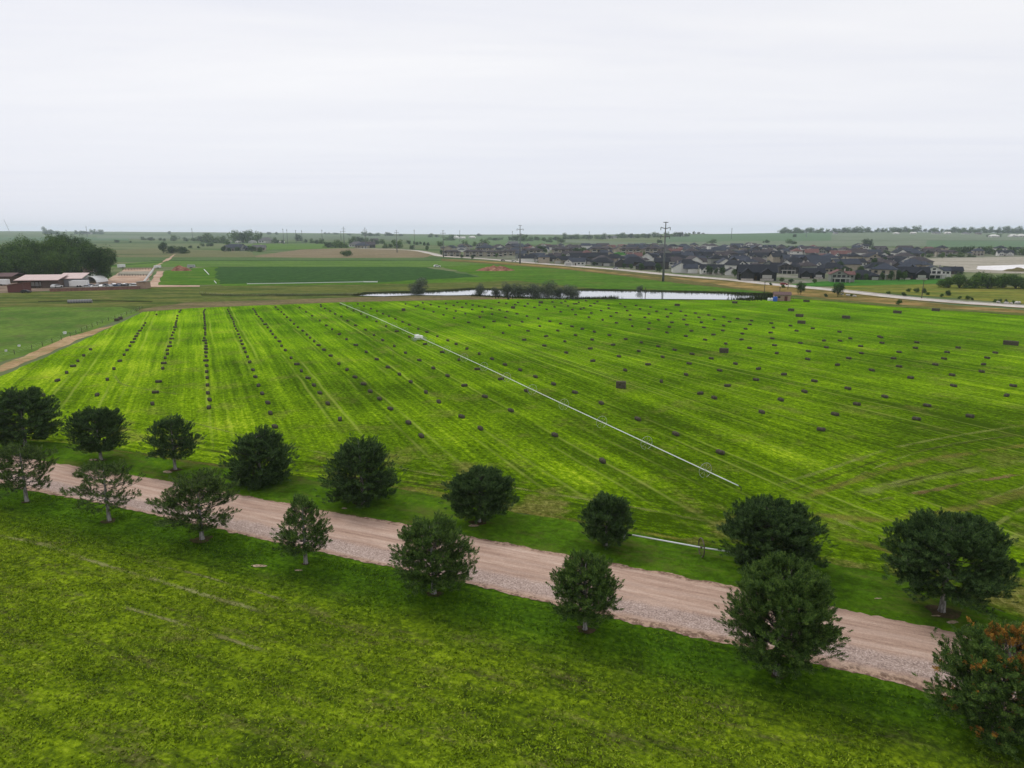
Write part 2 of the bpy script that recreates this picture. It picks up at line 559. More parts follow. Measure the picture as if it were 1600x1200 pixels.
class MB:
    """collects boxes, prisms and tubes; build() links them as one mesh"""
    def __init__(s):
        s.v, s.f, s.m = [], [], []

    def add(s, vs, fs, mi=0):
        b = len(s.v)
        s.v += [tuple(p) for p in vs]
        s.f += [tuple(b + i for i in f) for f in fs]
        s.m += [mi] * len(fs)
        return s

    def box(s, c, d, mi=0, rz=0.0):
        hx, hy, hz = d[0] / 2, d[1] / 2, d[2] / 2
        cs, sn = math.cos(rz), math.sin(rz)
        vs = []
        for z in (-hz, hz):
            for x, y in ((-hx, -hy), (hx, -hy), (hx, hy), (-hx, hy)):
                vs.append((c[0] + x * cs - y * sn, c[1] + x * sn + y * cs, c[2] + z))
        return s.add(vs, [(3, 2, 1, 0), (4, 5, 6, 7), (0, 1, 5, 4), (1, 2, 6, 5), (2, 3, 7, 6), (3, 0, 4, 7)], mi)

    def bar(s, a, b, w, h, mi=0):
        """a box from a to b"""
        a, b = Vector(a), Vector(b)
        d = (b - a).normalized()
        u = d.cross(Vector((0, 0, 1)))
        if u.length < 1e-4:
            u = Vector((1, 0, 0))
        u.normalize()
        n = u.cross(d)
        vs = []
        for p in (a, b):
            for i, j in ((-1, -1), (1, -1), (1, 1), (-1, 1)):
                vs.append(p + u * (i * w / 2) + n * (j * h / 2))
        return s.add(vs, [(0, 1, 2, 3), (7, 6, 5, 4), (0, 4, 5, 1), (1, 5, 6, 2), (2, 6, 7, 3), (3, 7, 4, 0)], mi)

    def tube(s, pts, rad, n=8, mi=0, caps=True):
        """a tube through pts; rad one number or one per point"""
        pts = [Vector(p) for p in pts]
        if not isinstance(rad, (list, tuple)):
            rad = [rad] * len(pts)
        b = len(s.v)
        for i, p in enumerate(pts):
            d = (pts[min(i + 1, len(pts) - 1)] - pts[max(i - 1, 0)]).normalized()
            u = d.cross(Vector((0.13, 0.2, 1)) if abs(d.z) < 0.95 else Vector((1, 0.1, 0))).normalized()
            q = d.cross(u)
            for k in range(n):
                a = 2 * math.pi * k / n
                s.v.append(tuple(p + (u * math.cos(a) + q * math.sin(a)) * rad[i]))
        for i in range(len(pts) - 1):
            for k in range(n):
                s.f.append((b + i * n + k, b + i * n + (k + 1) % n, b + (i + 1) * n + (k + 1) % n, b + (i + 1) * n + k))
                s.m.append(mi)
        if caps:
            s.f.append(tuple(b + k for k in reversed(range(n)))); s.m.append(mi)
            s.f.append(tuple(b + (len(pts) - 1) * n + k for k in range(n))); s.m.append(mi)
        return s

    def ring(s, c, r, tr, axis, n=20, m=5, mi=0):
        """a torus round the direction axis"""
        ax = Vector(axis).normalized()
        u = ax.cross(Vector((0, 0, 1))).normalized()
        q = ax.cross(u)
        c = Vector(c)
        b = len(s.v)
        for i in range(n):
            a = 2 * math.pi * i / n
            e = u * math.cos(a) + q * math.sin(a)
            for j in range(m):
                t = 2 * math.pi * j / m
                s.v.append(tuple(c + e * (r + tr * math.cos(t)) + ax * tr * math.sin(t)))
        for i in range(n):
            for j in range(m):
                s.f.append((b + i * m + j, b + i * m + (j + 1) % m, b + ((i + 1) % n) * m + (j + 1) % m, b + ((i + 1) % n) * m + j))
                s.m.append(mi)
        return s

    def extrude(s, prof, axis, lo, hi, mi=0):
        """a closed outline in the (across, up) plane, pulled along axis 'x' or 'y' from lo to hi"""
        n = len(prof)
        mk = (lambda p, q: (q, p[0], p[1])) if axis == 'x' else (lambda p, q: (p[0], q, p[1]))
        vs = [mk(p, lo) for p in prof] + [mk(p, hi) for p in prof]
        fs = [tuple(range(n)), tuple(range(2 * n - 1, n - 1, -1))] + [(i, i + n, (i + 1) % n + n, (i + 1) % n) for i in range(n)]
        return s.add(vs, fs, mi)

    def gable_roof(s, x0, x1, y0, y1, z, rise, axis, over=0.5, th=0.22, mi=0):
        if axis == 'x':
            c, h, lo, hi = (y0 + y1) / 2, (y1 - y0) / 2, x0 - over, x1 + over
        else:
            c, h, lo, hi = (x0 + x1) / 2, (x1 - x0) / 2, y0 - over, y1 + over
        k = rise / h
        e = h + over
        prof = [(c - e, z - over * k), (c, z + rise), (c + e, z - over * k), (c + e, z - over * k + th), (c, z + rise + th * 1.2), (c - e, z - over * k + th)]
        return s.extrude(prof, axis, lo, hi, mi)

    def gable_wall(s, x0, x1, y0, y1, z, rise, axis, mi=0):
        if axis == 'x':
            return s.extrude([(y0, z), (y1, z), ((y0 + y1) / 2, z + rise)], 'x', x0, x1, mi)
        return s.extrude([(x0, z), (x1, z), ((x0 + x1) / 2, z + rise)], 'y', y0, y1, mi)

    def hip_roof(s, x0, x1, y0, y1, z, rise, over=0.6, mi=0):
        x0, x1, y0, y1 = x0 - over, x1 + over, y0 - over, y1 + over
        w, d = x1 - x0, y1 - y0
        if w >= d:
            a, b = (x0 + d / 2, (y0 + y1) / 2, z + rise), (x1 - d / 2, (y0 + y1) / 2, z + rise)
            top = [(0, 1, 7, 6), (1, 2, 7), (2, 3, 6, 7), (3, 0, 6)]
        else:
            a, b = ((x0 + x1) / 2, y0 + w / 2, z + rise), ((x0 + x1) / 2, y1 - w / 2, z + rise)
            top = [(0, 1, 6), (1, 2, 7, 6), (2, 3, 7), (3, 0, 6, 7)]
        zz = z - 0.15
        vs = [(x0, y0, z + .05), (x1, y0, z + .05), (x1, y1, z + .05), (x0, y1, z + .05), (x0, y0, zz), (x1, y0, zz), a, b, (x1, y1, zz), (x0, y1, zz)]
        return s.add(vs, top + [(4, 9, 8, 5), (4, 5, 1, 0), (5, 8, 2, 1), (8, 9, 3, 2), (9, 4, 0, 3)], mi)

    def build(s, name, mat, parent=None, smooth=False):
        me = bpy.data.meshes.new(name)
        me.from_pydata(s.v, [], s.f)
        for m in (mat if isinstance(mat, (list, tuple)) else [mat]):
            me.materials.append(m)
        if any(s.m):
            me.polygons.foreach_set('material_index', s.m)
        if smooth:
            me.polygons.foreach_set('use_smooth', [True] * len(me.polygons))
        me.update()
        return link(name, me, parent)


def raw_mesh(name, V, Fc, mats_, mi=None):
    """a mesh straight from numpy arrays; Fc is n x 3"""
    me = bpy.data.meshes.new(name)
    me.vertices.add(len(V))
    me.vertices.foreach_set('co', np.ascontiguousarray(V, dtype=np.float32).ravel())
    n, k = Fc.shape
    me.loops.add(n * k)
    me.loops.foreach_set('vertex_index', np.ascontiguousarray(Fc, dtype=np.int32).ravel())
    me.polygons.add(n)
    me.polygons.foreach_set('loop_start', np.arange(0, n * k, k, dtype=np.int32))
    for m in mats_:
        me.materials.append(m)
    if mi is not None:
        me.polygons.foreach_set('material_index', np.asarray(mi, dtype=np.int32))
    me.update(calc_edges=True)
    return me


ONES = "zero first second third fourth fifth sixth seventh eighth ninth tenth eleventh twelfth thirteenth fourteenth fifteenth sixteenth seventeenth eighteenth nineteenth".split()
TENS = "x x twenty thirty forty fifty sixty seventy eighty ninety".split()
TENTH = "x x twentieth thirtieth fortieth fiftieth sixtieth seventieth eightieth ninetieth".split()


def nth(n):
    if n < 20:
        return ONES[n]
    if n >= 100:
        return 'hundredth' if n == 100 else 'hundred-and-' + nth(n - 100)
    return TENTH[n // 10] if n % 10 == 0 else TENS[n // 10] + '-' + ONES[n % 10]


# ------------------------------------------------------------------ the ground
def terrain():
    az = [a for a in np.arange(-60, 60.01, 0.8)] + [a for a in np.arange(66, 300, 6.0)]
    rad = [0] + list(np.geomspace(6, 8300, 106))
    vs, fs = [(0, 0, -0.02)], []
    n = len(az)
    for r in rad[1:]:
        for a in az:
            x, y = r * math.sin(R(a)), r * math.cos(R(a))
            vs.append((x, y, height(x, y) - 0.02))
    for k in range(n):
        fs.append((0, 1 + (k + 1) % n, 1 + k))
    for i in range(len(rad) - 2):
        for k in range(n):
            a, b = 1 + i * n + k, 1 + i * n + (k + 1) % n
            fs.append((a, b, b + n, a + n))
    me = bpy.data.meshes.new("ground")
    me.from_pydata(vs, [], fs)
    me.materials.append(M['country'])
    me.polygons.foreach_set('use_smooth', [True] * len(me.polygons))
    me.update()
    tag(link("ground", me), kind='structure')


def smooth_line(pts, step):
    """a Catmull-Rom line through the points"""
    out = []
    n = len(pts)
    for i in range(n - 1):
        p0, p1, p2, p3 = pts[max(0, i - 1)], pts[i], pts[i + 1], pts[min(n - 1, i + 2)]
        k = max(1, int((p2 - p1).length / step))
        for j in range(k):
            t = j / k
            out.append(0.5 * ((2 * p1) + (p2 - p0) * t + (2 * p0 - 5 * p1 + 4 * p2 - p3) * t * t + (3 * p1 - p0 - 3 * p2 + p3) * t ** 3))
    out.append(pts[-1])
    return out


SEED = [0]


def sheet(name, pts, mat, z, amp=0.4, step=None, kind='structure', freq=None, world=False, label=None, cat=None):
    """a flat patch of ground: its outline in pixels of the photograph (or in metres), roughened so that no edge is ruled"""
    P = [Vector((p[0], p[1], 0)) for p in pts] if world else [at(*p, 0.0) for p in pts]
    out = []
    SEED[0] += 7.31
    for i, a in enumerate(P):
        b = P[(i + 1) % len(P)]
        d = min(a.length, b.length)
        st = step or max(0.4, d * 0.012)
        k = max(1, min(400, int((b - a).length / st)))
        nn = Vector((b.y - a.y, a.x - b.x, 0)).normalized()
        for j in range(k):
            q = a.lerp(b, j / k)
            fq = freq or 0.9 / st
            o = mnoise.fractal(Vector((q.x * fq * .3, q.y * fq * .3, SEED[0])), 0.9, 2.0, 4)
            out.append(q + nn * o * amp * (1 if 0 < j else 0.3))
    bm = bmesh.new()
    f = bm.faces.new([bm.verts.new((q.x, q.y, z)) for q in out])
    f.normal_update()
    if f.normal.z < 0:
        f.normal_flip()
    bmesh.ops.triangulate(bm, faces=[f], ngon_method='EAR_CLIP')
    me = bpy.data.meshes.new(name)
    bm.to_mesh(me)
    bm.free()
    me.materials.append(mat)
    return tag(link(name, me), label, cat, kind=kind)


def strip_patch(name, px0, px1, near, far, mat, z):
    """a field lying on the rising ground: pixel columns px0..px1, depths near..far in metres"""
    vs, fs = [], []
    nx, ny = 26, 12
    for j in range(ny + 1):
        for i in range(nx + 1):
            p = px0 + (px1 - px0) * i / nx
            a = near(p) if callable(near) else near
            b = far(p) if callable(far) else far
            q = on(p, a + (b - a) * j / ny)
            vs.append((q.x, q.y, q.z + z))
    for j in range(ny):
        for i in range(nx):
            k = j * (nx + 1) + i
            fs.append((k, k + 1, k + nx + 2, k + nx + 1))
    me = bpy.data.meshes.new(name)
    me.from_pydata(vs, [], fs)
    me.materials.append(mat)
    me.update()
    return tag(link(name, me), kind='structure')


def ribbon_material(name, a, b, solid):
    m, t = new_mat(name)
    uv = t.n('ShaderNodeTexCoord').outputs['UV']
    x, y, _ = t.sep(uv)
    side = t.math('SUBTRACT', 1.0, t.math('ABSOLUTE', t.math('MULTIPLY_ADD', x, 2.0, -1.0)))
    ends = t.math('MULTIPLY', t.step(y, 0.0, 0.12), t.step(y, 1.0, 0.88))
    n1 = t.noise(t.coord(), 0.7, 5, 0.75)
    f = t.math('MULTIPLY', t.step(t.math('ADD', side, t.math('MULTIPLY', t.math('SUBTRACT', n1, 0.5), 2.2)), 0.15, 0.8), ends)
    f = t.math('MULTIPLY', f, t.step(t.noise(t.coord(), 0.16, 4, 0.7), 0.36, 0.58))
    f = t.math('MULTIPLY', f, solid)
    col = t.mix(t.step(t.noise(t.coord(), 0.35, 4, 0.6), 0.4, 0.6), a, b)
    d = t.n('ShaderNodeBsdfDiffuse')
    t.put(d.inputs[0], col)
    tr = t.n('ShaderNodeBsdfTransparent')
    mx = t.n('ShaderNodeMixShader')
    t.put(mx.inputs[0], f)
    t.t.links.new(tr.outputs[0], mx.inputs[1])
    t.t.links.new(d.outputs[0], mx.inputs[2])
    o = t.n('ShaderNodeOutputMaterial')
    t.t.links.new(mx.outputs[0], o.inputs[0])
    return m


def ribbon(name, pts, width, mat, z):
    """wear on the ground along a line: wheel tracks, scuffed turf, dry margins"""
    L = smooth_line([at(*p, 0.0) for p in pts], 1.2)
    vs, fs, uv = [], [], []
    for i, p in enumerate(L):
        d = (L[min(i + 1, len(L) - 1)] - L[max(0, i - 1)]).normalized()
        nn = Vector((-d.y, d.x, 0))
        for s in (-0.5, 0.5):
            q = p + nn * s * width
            vs.append((q.x, q.y, z)); uv.append((s + 0.5, i / (len(L) - 1)))
    for i in range(len(L) - 1):
        fs.append((2 * i + 1, 2 * i, 2 * i + 2, 2 * i + 3))
    me = bpy.data.meshes.new(name)
    me.from_pydata(vs, [], fs)
    lay = me.uv_layers.new(name="UVMap")
    for lp in me.loops:
        lay.data[lp.index].uv = uv[lp.vertex_index]
    me.materials.append(mat)
    me.update()
    return tag(link(name, me), kind='structure')


terrain()
ROAD_UP = [(-300, 655), (-60, 697), (0, 706), (55, 719), (150, 734), (275, 754), (400, 778), (512, 799), (637, 820), (800, 851), (975, 884), (1147, 917), (1310, 951), (1425, 975), (1522, 995), (1700, 1036)]
ROAD_LO = [(1760, 1160), (1320, 1048), (1157, 1011), (1075, 994), (975, 972), (800, 930), (725, 910), (607, 886), (512, 866), (400, 841), (325, 824), (250, 807), (175, 791), (125, 781), (50, 768), (0, 758), (-300, 700)]
sheet("pasture", [(-200, 470), (0, 476), (100, 474), (200, 472), (236, 473), (222, 487), (205, 493), (165, 508), (120, 528), (60, 548), (0, 566), (-200, 620)],
      patchy("pasture_grass", (0.070, 0.130, 0.026), (0.115, 0.185, 0.036), 0.05, (0.10, 0.115, 0.045), 0.12, fine=0.6), 0.018, 0.8)
ROUGH = patchy("rough_grass", (0.060, 0.090, 0.024), (0.12, 0.135, 0.035), 0.025, (0.16, 0.135, 0.06), 0.05, (1, 4, 1), fine=0.3)
sheet("rough_grassland", [(-200, 451), (75, 456), (240, 449), (330, 446), (560, 443), (750, 438), (830, 436), (1000, 446), (1110, 456), (1240, 459), (1250, 468), (1150, 472), (800, 470), (560, 477), (222, 490), (190, 480), (-200, 480)], ROUGH, 0.024, 1.5)
BROWN = patchy("dry_brown_grass", (0.115, 0.10, 0.052), (0.175, 0.14, 0.075), 0.03, (0.11, 0.12, 0.04), 0.07, (1, 4, 1), fine=0.4)
sheet("dry_margin", [(215, 484), (290, 473), (420, 469), (560, 464.5), (700, 461.5), (850, 466), (1000, 467.5), (1000, 470), (800, 469), (630, 472), (530, 474), (400, 479), (300, 483), (222, 490)], BROWN, 0.030, 0.6)
sheet("dirt_bank", [(-200, 655), (-200, 610), (0, 572), (60, 547), (105, 526), (150, 514), (180, 508), (150, 521), (112, 536), (68, 555), (0, 582)],
      patchy("tan_dirt", (0.27, 0.19, 0.095), (0.40, 0.28, 0.165), 0.1, (0.11, 0.14, 0.035), 0.2, fine=0.8), 0.030, 1.0)
HAY_OUT = [(-200, 672), (-200, 662), (0, 588), (60, 563), (120, 536), (175, 510), (205, 496), (222, 487.5), (300, 481.5), (400, 477.5), (530, 472.5), (630, 470.3), (800, 467.3), (1000, 467.8), (1150, 469), (1210, 469), (1262, 465.5), (1340, 472), (1400, 478), (1500, 485), (1600, 491.5), (1900, 512),
           (2300, 1100), (1900, 1010), (1600, 968), (1450, 915), (1290, 880), (1050, 846), (905, 818), (800, 801), (650, 770), (400, 736), (180, 702), (0, 684)]
sheet("hay_field", HAY_OUT, M['hay'], 0.036, 0.5)
sheet("verge_lawn", [(-300, 632), (-100, 668), (0, 683), (180, 701), (400, 735), (650, 769), (800, 800), (905, 817), (1050, 845), (1290, 879), (1450, 914), (1600, 967), (1900, 1020)] + [(x, y + 6) for x, y in reversed(ROAD_UP)], M['lawn'], 0.041, 0.5)
sheet("near_field", [tuple(at(x, y - 5, 0.0)[:2]) for x, y in reversed(ROAD_LO)] + [(75, -20), (60, -70), (-90, -70), (-130, 20)], M['near'], 0.024, 0.3, world=True)
sheet("road", ROAD_UP + ROAD_LO, M['gravel'], 0.05, 0.28, 0.25)

# middle distance: fields, banks, water and road, nearer layers a little higher
g = lambda name, a, b, c=None, s=0.02, st=(1, 3.5, 1), fine=0.25: patchy(name, a, b, s, c, s * 2.5, st, fine=fine)
MUTED = g("muted_green_crop", (0.070, 0.115, 0.045), (0.095, 0.145, 0.055))
LIGHT = g("light_green_crop", (0.075, 0.14, 0.030), (0.105, 0.175, 0.040))
DARKC = g("dark_green_crop", (0.026, 0.065, 0.020), (0.042, 0.090, 0.026), (0.066, 0.12, 0.03), 0.06, (1, 5, 1))
FRESH = g("fresh_green_crop", (0.050, 0.12, 0.014), (0.080, 0.165, 0.020), (0.12, 0.135, 0.035))
STUB = g("tan_stubble", (0.165, 0.135, 0.08), (0.22, 0.175, 0.115), (0.15, 0.145, 0.075))
OLIVE = g("olive_grassland", (0.115, 0.125, 0.06), (0.16, 0.155, 0.08), (0.085, 0.115, 0.05))
DRY = g("dry_golden_grass", (0.13, 0.11, 0.035), (0.29, 0.20, 0.08), (0.09, 0.085, 0.025), 0.035, (1, 2, 1))
MEADOW = g("yellow_meadow", (0.095, 0.130, 0.026), (0.20, 0.195, 0.04), (0.10, 0.085, 0.03), 0.03, (1, 3, 1))
TURF = g("watered_turf", (0.035, 0.12, 0.020), (0.055, 0.165, 0.028))
TOWN = g("estate_ground", (0.10, 0.12, 0.07), (0.20, 0.19, 0.16), (0.06, 0.10, 0.04), 0.03, (1, 1, 1))
SAND = g("pink_sand", (0.36, 0.24, 0.175), (0.46, 0.34, 0.26), (0.27, 0.17, 0.12), 0.05, (1, 1, 1))
SANDY = g("pale_lake_bed", (0.27, 0.25, 0.20), (0.36, 0.33, 0.28), (0.19, 0.19, 0.13), 0.012, (1, 4, 1))
REDD = g("red_brown_earth", (0.17, 0.07, 0.05), (0.27, 0.13, 0.09), (0.36, 0.24, 0.17), 0.15, (1, 1, 1), 0.6)
CONC = g("pale_concrete_road", (0.42, 0.39, 0.36), (0.50, 0.47, 0.43), (0.36, 0.33, 0.30), 0.02, (1, 1, 1))
PALE = g("pale_salt_flat", (0.62, 0.60, 0.60), (0.76, 0.75, 0.75), (0.48, 0.44, 0.43), 0.02, (1, 4, 1))

sheet("olive_field", [(120, 392), (250, 388), (390, 393), (400, 402), (120, 402)], OLIVE, 0.05, 4)
sheet("hedge_line", [(236, 406.9), (430, 407), (690, 406.6), (690, 407.5), (430, 407.9), (236, 407.8)], DARKC, 0.125, 1.5)
sheet("hedge_line", [(140, 397.2), (262, 397), (262, 397.6), (140, 397.9)], DARKC, 0.125, 1.5)
sheet("hedge_line", [(150, 416.4), (220, 411.8), (262, 408), (262, 408.8), (220, 412.8), (150, 417.5)], DARKC, 0.125, 1.0)
sheet("stubble_field", [(395, 400), (470, 390), (530, 388), (620, 388.5), (668, 394), (682, 398), (662, 402.5), (520, 403), (400, 402)], STUB, 0.07, 3)
sheet("green_field", [(372, 385), (400, 381), (530, 381), (600, 385), (535, 388), (440, 390), (395, 390)], LIGHT, 0.05, 5)
sheet("muted_field", [(120, 402), (662, 402), (700, 406), (690, 408.5), (240, 408.5), (120, 410)], MUTED, 0.06, 2)
sheet("light_field", [(150, 418), (190, 412), (245, 408), (690, 407), (748, 410.5), (790, 415), (700, 418), (660, 417.5), (345, 416.5)], LIGHT, 0.08, 2)
sheet("patchy_field", [(244, 446), (256, 423), (330, 417), (345, 417), (340, 430), (346, 445)], FRESH, 0.08, 2)
sheet("crop_field", [(338, 417), (500, 417), (640, 417), (667, 418), (710, 425), (752, 433), (690, 436), (600, 441), (480, 443), (345, 444), (337, 430)], DARKC, 0.12, 4.5)
sheet("crop_margin", [(345, 443), (600, 440), (690, 435), (752, 432), (800, 433), (830, 438), (740, 441), (560, 445), (345, 447)], FRESH, 0.10, 2)
sheet("grass_field", [(690, 417), (760, 413), (880, 419), (960, 428), (1060, 440), (1160, 449), (1215, 459), (1100, 458.5), (1000, 455), (900, 449), (830, 441), (750, 432)], FRESH, 0.09, 3)
OLBANK = g("olive_bank_grass", (0.085, 0.088, 0.03), (0.15, 0.125, 0.05), (0.065, 0.085, 0.025), 0.04, (1, 2, 1))
sheet("weedy_bank", [(690, 404), (790, 410), (900, 416), (1000, 428), (1100, 436), (1200, 445), (1300, 456), (1300, 466), (1225, 460), (1160, 453), (1060, 443), (960, 430), (880, 421), (760, 412), (690, 408)], OLBANK, 0.105, 1.5)
sheet("dry_bank", [(1040, 433), (1100, 437), (1200, 446), (1300, 457), (1400, 468), (1500, 478), (1600, 485), (1800, 500), (1800, 508), (1600, 491), (1500, 485), (1400, 478), (1340, 472), (1262, 464), (1200, 456), (1130, 446)], DRY, 0.115, 2.5)
sheet("dry_bank", [(690, 405), (760, 408), (880, 417), (1000, 430.5), (1045, 436), (960, 428.5), (870, 418.5), (760, 410.5)], DRY, 0.118, 1.0)
sheet("bank_foot", [(1215, 459), (1262, 465), (1400, 476.5), (1600, 490), (1800, 504), (1800, 512), (1600, 493.5), (1400, 480), (1262, 468), (1215, 466)], ROUGH, 0.125, 0.6)
sheet("estate_ground", [(690, 401), (720, 397), (900, 384), (1200, 386), (1560, 388), (1900, 388), (1900, 402), (1600, 402), (1440, 408), (1500, 424), (1480, 434), (1330, 444), (1260, 444), (1200, 440), (1040, 425), (900, 413), (760, 404)], TOWN, 0.06, 3)
sheet("lake_bed", [(1400, 409), (1430, 404), (1600, 401), (1900, 401), (1900, 430), (1700, 429), (1560, 427), (1500, 425), (1480, 416)], SANDY, 0.09, 3)
sheet("salt_flat", [(1527, 416), (1600, 413.5), (1800, 413), (1800, 422), (1620, 423), (1560, 422.5), (1528, 421)], PALE, 0.12, 2)
sheet("meadow", [(1280, 453), (1320, 446), (1400, 443), (1480, 445), (1600, 449), (1900, 452), (1900, 500), (1700, 483), (1600, 475), (1500, 467), (1400, 459)], MEADOW, 0.10, 2)
sheet("estate_lawn", [(1225, 446), (1262, 442), (1330, 437), (1400, 433), (1480, 431), (1490, 443), (1400, 445), (1320, 447), (1270, 448)], TURF, 0.13, 1.5)
sheet("arena_sand", [(152, 446), (196, 420), (243, 419), (228, 444), (224, 449), (152, 449)], SAND, 0.10, 0.8)
sheet("arena_sand", [(188, 424.6), (240, 423.8), (235.5, 430.2), (181, 430.8)], SANDY, 0.12, 0.5)
sheet("farm_yard", [(-80, 450), (0, 440), (30, 434), (130, 436), (170, 440), (160, 452), (70, 455), (-80, 462)], g("farm_yard", (0.16, 0.12, 0.09), (0.26, 0.19, 0.15), (0.10, 0.10, 0.05), 0.1, (1, 1, 1)), 0.11, 1)
sheet("farm_track", [(232, 446), (246, 424), (256, 424), (247, 445.5), (312, 446.3), (312, 448.3), (230, 449)], SAND, 0.13, 1.2)
sheet("path", [(238, 418), (262, 404), (271, 397), (275, 397), (268, 404), (245, 417)], SAND, 0.13, 2.0)


DITCH = g("dark_ditch_grass", (0.022, 0.032, 0.010), (0.05, 0.062, 0.02), (0.09, 0.09, 0.03), 0.05, (1, 2, 1))
sheet("ditch", [(312, 458.5), (360, 460), (420, 459), (480, 459.5), (560, 458.8), (568, 463.5), (520, 462.3), (440, 463.3), (380, 463), (316, 462)], DITCH, 0.028, 1.0)
sheet("ditch", [(60, 470), (140, 468.5), (240, 470.5), (236, 472.5), (140, 470.5), (60, 472.5)], DITCH, 0.029, 1.0)


def pond():
    edge = [(560, 462.5), (580, 459.5), (640, 458.5), (690, 456.5), (745, 453), (800, 455), (870, 457), (905, 454.5), (1000, 456), (1050, 457.5), (1120, 459), (1160, 460.5), (1206, 461.5), (1212, 466.5), (1150, 468.6), (1000, 467.4), (870, 466.6), (800, 464), (745, 461.5), (700, 462), (650, 461.6), (600, 463.3)]
    bank = g("dark_pond_bank", (0.018, 0.024, 0.012), (0.04, 0.045, 0.018), (0.055, 0.06, 0.02), 0.06, (1, 1, 1))
    cx, cy = sum(p[0] for p in edge) / len(edge), sum(p[1] for p in edge) / len(edge)
    out = [(x + (8 if x > cx else -8), y + (-3.2 if y < 459.8 + (x - 560) * 0.004 else 0.7)) for x, y in edge]
    sheet("pond_bank", out, bank, 0.14, 0.8)
    sheet("pond", edge, M['water'], 0.16, 0.7)


pond()


def reeds():  # added so that the white water mirrors a dark edge
    """reeds and sedge crowding the pond's edges, thick at its closed end"""
    rg = np.random.default_rng(12)
    far_ = smooth_line([at(x, y, 0.16) for x, y in ((556, 461.5), (580, 458.8), (640, 458), (690, 456), (745, 452.4), (800, 454.4), (870, 456.4), (905, 454), (1000, 455.4), (1050, 456.8), (1120, 458.4), (1160, 459.8), (1210, 461))], 1.0)
    end_ = smooth_line([at(x, y, 0.16) for x, y in ((1150, 460.2), (1180, 461.6), (1206, 462.6), (1211, 465.5), (1190, 467.2), (1160, 468.3))], 0.8)
    low_ = smooth_line([at(x, y, 0.16) for x, y in ((905, 467), (940, 466), (962, 466.2))], 0.8)
    low2 = smooth_line([at(x, y, 0.16) for x, y in ((740, 462), (800, 465), (860, 467), (905, 467.2))], 0.8)
    tri = []
    for L, h0, n, sp_ in ((far_, 1.0, 16, 1.3), (end_, 1.7, 40, 2.6), (low_, 1.5, 26, 1.2), (low2, 1.1, 14, 1.6)):
        for p in L:
            for _ in range(n):
                x, y = p.x + rg.normal(0, sp_), p.y + rg.normal(0, sp_)
                h = h0 * rg.uniform(0.4, 1.25) * (0.8 + 0.5 * mnoise.noise(Vector((x * .12, y * .12, 3))))
                a, w_ = rg.uniform(0, 6.28), rg.uniform(0.08, 0.2)
                dx, dy = math.cos(a) * w_, math.sin(a) * w_
                tri += [(x - dx, y - dy, 0.1), (x + dx, y + dy, 0.1), (x + rg.normal(0, .2), y + rg.normal(0, .2), 0.1 + h)]
    V = np.array(tri)
    me = raw_mesh("reeds", V, np.arange(len(V)).reshape(-1, 3), [needle_material("added_reed_blades", (0.010, 0.016, 0.006), (0.026, 0.038, 0.012), (0.06, 0.07, 0.02), 0.3)])
    tag(link("reeds", me), "dark reeds along the pond's edge", "reeds", kind='stuff')


reeds()
C_ROAD = [(560, 388.5), (640, 391), (672, 396), (692, 400.5), (760, 405), (830, 410.8), (900, 416.3), (960, 421), (1040, 429), (1100, 434), (1150, 438.3), (1200, 444), (1300, 453.3), (1400, 466 - 1.5), (1500, 473), (1600, 479.6), (1800, 494)]


def estate_road():
    L = smooth_line([at(x, y, 0.0) for x, y in C_ROAD], 6)
    m = M_ = None
    for name, w0, w1, z, mat in (("estate_road", -5.0, 5.0, 0.16, CONC), ("road_shoulder", -7.2, 7.2, 0.15, DRY)):
        vs, fs = [], []
        for i, p in enumerate(L):
            d = (L[min(i + 1, len(L) - 1)] - L[max(0, i - 1)]).normalized()
            nn = Vector((-d.y, d.x, 0))
            j = mnoise.noise(p * 0.2) * 0.4
            for s in (w0 - j, w1 + j):
                q = p + nn * s
                vs.append((q.x, q.y, z))
        for i in range(len(L) - 1):
            fs.append((2 * i + 1, 2 * i, 2 * i + 2, 2 * i + 3))
        me = bpy.data.meshes.new(name)
        me.from_pydata(vs, [], fs)
        me.materials.append(mat)
        tag(link(name, me), kind='structure')
    # the pale pavement with a kerb on the houses' side
    mb = MB()
    for a, b in zip(L, L[1:]):
        d = (b - a).normalized()
        nn = Vector((-d.y, d.x, 0))
        mb.bar(a + nn * 6.4 + Vector((0, 0, 0.2)), b + nn * 6.4 + Vector((0, 0, 0.2)), 1.6, 0.14)
    tag(mb.build("pavement", M['stone']), kind='structure')


estate_road()

# far fields on the rising ground
HILL_A = g("hill_crop", (0.085, 0.14, 0.075), (0.105, 0.165, 0.09), None, 0.006)
HILL_B = g("hazed_hill_pasture", (0.12, 0.155, 0.10), (0.155, 0.185, 0.125), None, 0.006)  # green held back: distance haze is mixed into this colour
strip_patch("hill_field", 1040, 1300, lambda p: 1750, lambda p: 2900, HILL_A, 0.7)
strip_patch("hill_field", 880, 1450, lambda p: 1330 + 500 * (1 if p < 1000 else 0) * (1000 - p) / 120, lambda p: 1740 + 500 * (1 if p < 1000 else 0) * (1000 - p) / 120, HILL_B, 0.7)
strip_patch("hill_field", 1300, 1620, lambda p: 1760, lambda p: 2600, HILL_B, 0.6)
strip_patch("hill_field", 1450, 1800, lambda p: 1300, lambda p: 1740, HILL_A, 0.6)
strip_patch("plain_field", -80, 200, lambda p: 2150, lambda p: 2900, HILL_A, 0.7)
strip_patch("plain_field", 150, 330, lambda p: 2500, lambda p: 3300, HILL_B, 0.7)
strip_patch("plain_field", 330, 640, lambda p: 2300, lambda p: 3500, g("far_grey_green", (0.09, 0.125, 0.075), (0.12, 0.15, 0.09), None, 0.006), 0.6)
